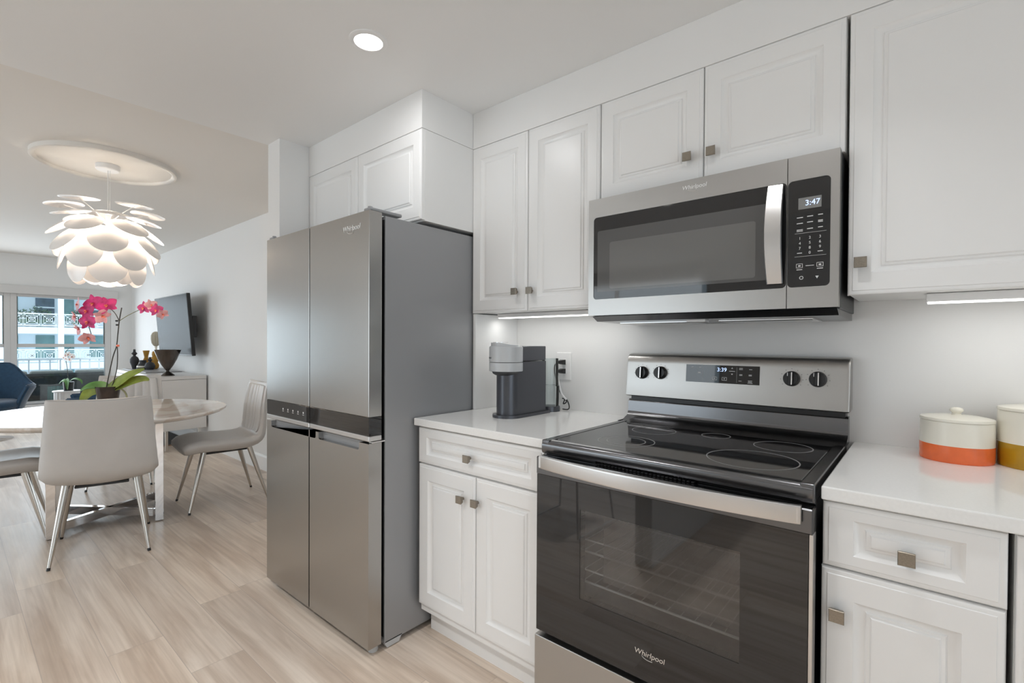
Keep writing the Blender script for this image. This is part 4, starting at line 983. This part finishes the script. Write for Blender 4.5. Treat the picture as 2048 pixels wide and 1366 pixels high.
def drum():
    cx, cy = -8.10, -.80
    t = thing('side_table', 'white fluted drum side table near the window', 'side table', (cx, cy, 0))
    bm = B(); n = 96; L = []
    for z, s in ((0, 1), (.505, 1)):
        L.append([(cx+(.128+.008*abs(sin(8*u)))*cos(u)*s, cy+(.128+.008*abs(sin(8*u)))*sin(u)*s, z) for u in [2*PI*k/n for k in range(n)]])
    loft(bm, L); obj('base', bm, 'white', t, 40)
    bm = B(); lathe(bm, [(0, .505), (.150, .505), (.153, .512), (.150, .522), (0, .522)], (cx, cy, 0), 60); obj('top', bm, 'white', t, 40)
drum()
def small_orchid():
    P = Vector((-8.06, -.79, .5222))
    t = thing('potted_orchid', 'small white orchid in a black pot on the drum side table', 'plant', P)
    bm = B(); lathe(bm, [(0, 0), (.050, 0), (.060, .12), (.056, .12), (0, .10)], P, 30); obj('pot', bm, 'blackm', t, 40)
    bm = B(); tube(bm, spline([P+Vector((0, 0, .1)), P+Vector((-.01, -.01, .3)), P+Vector((-.03, -.025, .45)), P+Vector((-.025, -.02, .54)), P+Vector((.03, .025, .60))], 6), .0035, 6); obj('stem', bm, 'stem', t)
    for dx, dz, s in ((-.035, .485, 0), (.02, .50, 1), (.055, .47, 0), (-.01, .44, 1), (-.06, .455, 0), (.04, .43, 1)):
        flower(t, P+RT*dx+UPV*dz+CAMD*.02*s, CAMD+RT*random.uniform(-.4, .4), .085, 'petalw', random.uniform(-.3, .3))
    c0 = P+Vector((0, 0, .11))
    leaf('leaf', t, [c0, c0+RT*.03+UPV*.03+CAMD*.05, c0+RT*.04-UPV*.09+CAMD*.06], .07, CAMD+UPV*.2, 'leaf2')
    leaf('leaf', t, [c0, c0-RT*.07+UPV*.03, c0-RT*.13-UPV*.02], .06, UPV+CAMD*.6, 'leaf2')
    leaf('leaf', t, [c0, c0+RT*.08+UPV*.055, c0+RT*.17+UPV*.03, c0+RT*.19-UPV*.02], .035, UPV+CAMD*.6, 'leaf2')
small_orchid()

# ------------------------------------------------------------------ stool that shows only as a reflection in the oven glass
t = thing('counter_stool', 'stool with thin wire sled base mirrored in the oven door glass', 'stool', (-.88, -2.20, 0))
x, y = -.88, -2.20
bm = B()
for s in (-1, 1):
    tube(bm, spline([(x+s*.16, y-.16, .64), (x+s*.22, y-.22, .02), (x+s*.22, y+.22, .02), (x+s*.16, y+.16, .64)], 1), .007, 8)
tube(bm, [(x-.20, y-.19, .25), (x+.20, y-.19, .25)], .006, 8); obj('wire_base', bm, 'wire', t, 60)
bm = B(); box(bm, (x-.19, y-.18, .64), (x+.19, y+.18, .685), .012, 3); obj('seat', bm, 'white', t, 40)

# ------------------------------------------------------------------ outside: own balcony, neighbour facade
bm = B(); box(bm, (-10.65, -6.3, -.16), (XW-.16, .6, -.03)); struct('floor_balcony', bm, 'deck')
t = thing('balcony_railing', 'white picket railing of the balcony outside the window', 'railing', (-10.5, -2.8, -.03))
bm = B(); box(bm, (-10.53, -6.2, .875), (-10.47, .5, .905), .004); box(bm, (-10.52, -6.2, .05), (-10.48, .5, .08)); obj('rails', bm, 'frail', t)
for k in range(26):
    yy = .45-k*.13; bm = B(); box(bm, (-10.509, yy-.009, .075), (-10.491, yy+.009, .88)); obj('picket', bm, 'frail', t)
t = thing('outdoor_sofa', 'grey wicker outdoor sofa with its back to the window on the balcony', 'sofa', (-9.45, -.75, -.03))
bm = B(); loft(bm, [[(-9.22, y, -.03), (-9.10, y, .0), (-9.06, y, .68), (-9.08, y, .715), (-9.16, y, .715), (-9.26, y, .35)] for y in (-1.75, .10)]); box(bm, (-9.95, -1.72, .05), (-9.24, .07, .30), .02); box(bm, (-9.95, -1.75, -.03), (-9.15, -1.60, .52), .02); box(bm, (-9.95, -.05, -.03), (-9.15, .10, .52), .02); obj('frame', bm, 'sofa', t)
for k in range(3):
    bm = B(); box(bm, (-9.33, -1.58+k*.51, .30), (-9.18, -1.10+k*.51, .755), .03, 3); obj('back_cushion', bm, 'cush', t, 60)
bm = B(); box(bm, (-9.058, -.90, .15), (-9.050, -.62, .52), .002, 1); box(bm, (-9.062, -.90, .515), (-9.050, -.62, .525)); tag(obj('teal_patch', bm, 'teal'), 'flat teal striped patch on the back of the outdoor sofa', 'patch')  # thin teal striped patch set on the sofa back

XF = -55.0
t = thing('apartment_building', 'pale apartment building with lattice balcony railings across the street', 'building', (XF, 6, -6))
bm = B(); box(bm, (XF-6, -14, -7), (XF-1.6, 22, 14)); b_ = obj('facade_wall', bm, 'facade', t)
for z in (-4.23, -1.25, 1.73, 4.95, 7.9):
    bm = B(); box(bm, (XF-1.6, -14, z), (XF+.05, 22, z+.55)); obj('balcony_slab', bm, 'facade', t)
for y in (-9.4, -5.9, -2.4, 1.10, 4.60, 8.10, 11.6, 15.1):
    bm = B(); box(bm, (XF-.30, y-.19, -7), (XF+.12, y+.19, 14)); obj('column', bm, 'frail', t)
for z in (-3.6, -.60, 2.38, 5.55):
    for y in (-2.4, 1.10, 4.60, 8.10):
        bm = B(); y0 = y+.19; w = (3.5-.38)/3
        box(bm, (XF-.03, y0, z+.98), (XF+.05, y0+3*w, z+1.05)); box(bm, (XF-.03, y0, z), (XF+.05, y0+3*w, z+.05))
        for k in range(3):
            c0, c1, z0, z1 = y0+k*w+.03, y0+(k+1)*w-.03, z+.05, z+.98
            cy_, cz_ = (c0+c1)/2, (z0+z1)/2
            for f in (1, .72, .42):
                hy, hz = (c1-c0)/2*f, (z1-z0)/2*f; e = .030
                for a, bq in (((cy_-hy, cz_-hz), (cy_+hy, cz_-hz+e)), ((cy_-hy, cz_+hz-e), (cy_+hy, cz_+hz)), ((cy_-hy, cz_-hz), (cy_-hy+e, cz_+hz)), ((cy_+hy-e, cz_-hz), (cy_+hy, cz_+hz))): box(bm, (XF-.01, a[0], a[1]), (XF+.03, bq[0], bq[1]))
            for s in (1, -1): bar(bm, (XF+.01, c0, cz_-s*(z1-z0)/2), (XF+.01, c1, cz_+s*(z1-z0)/2), .04, .035)
            box(bm, (XF-.02, cy_-.09, cz_-.09), (XF+.03, cy_+.09, cz_+.09))
        obj('lattice_railing', bm, 'frail', t)
for z0, z1 in ((-3.3, -1.4), (-.3, 1.62), (2.9, 4.78)):
    for y in (-2.4, 1.10, 4.60):
        bm = B(); box(bm, (XF-1.62, y+2.1, z0), (XF-1.55, y+3.28, z1)); w = obj('window', bm, 'fwin' if z0 < 2 else 'fdark', t)
        bm = B(); box(bm, (XF-1.56, y+2.1, (z0+z1)/2+.1), (XF-1.53, y+3.28, (z0+z1)/2+.22)); obj('window_bar', bm, 'frail', w)
        bm = B(); box(bm, (XF-1.62, y+.22, z0), (XF-1.55, y+1.05, z1)); obj('window', bm, 'fwin', t)
def shrub(cy, cz, w, h, label, seed):
    rnd = random.Random(seed); bm = B()
    for k in range(70):
        u = rnd.uniform(-1, 1); q = rnd.random()
        P = Vector((XF-.5+rnd.uniform(-.25, .25), cy+u*w, cz+q*h*(1-.6*u*u)))
        for j in range(5):
            d = Vector((rnd.uniform(-1, 1), rnd.uniform(-1, 1), rnd.uniform(-.4, 1))).normalized(); n = Vector((rnd.uniform(-1, 1), rnd.uniform(-1, 1), rnd.uniform(-1, 1))).normalized()
            s = d.cross(n).normalized()*.045; L = .26
            loft(bm, [[P, P+d*.004, P+s*.05], [P+d*L*.5+s, P+d*L*.5+n*.01, P+d*L*.5-s], [P+d*L, P+d*L+n*.004, P+d*L+s*.02]])
    bm2 = bm; box(bm2, (XF-.8, cy-w*.9, cz-.35), (XF-.3, cy+w*.9, cz-.02))
    tag(obj('balcony_shrub', bm2, 'bush'), label, 'shrub', 'shrubs on the balcony across the street')
shrub(3.1, 2.95, 1.1, 1.0, 'larger leafy shrub behind the upper lattice railing across the street', 3)
shrub(6.0, 2.95, .7, .9, 'smaller leafy shrub across the street behind the pink orchid', 5)
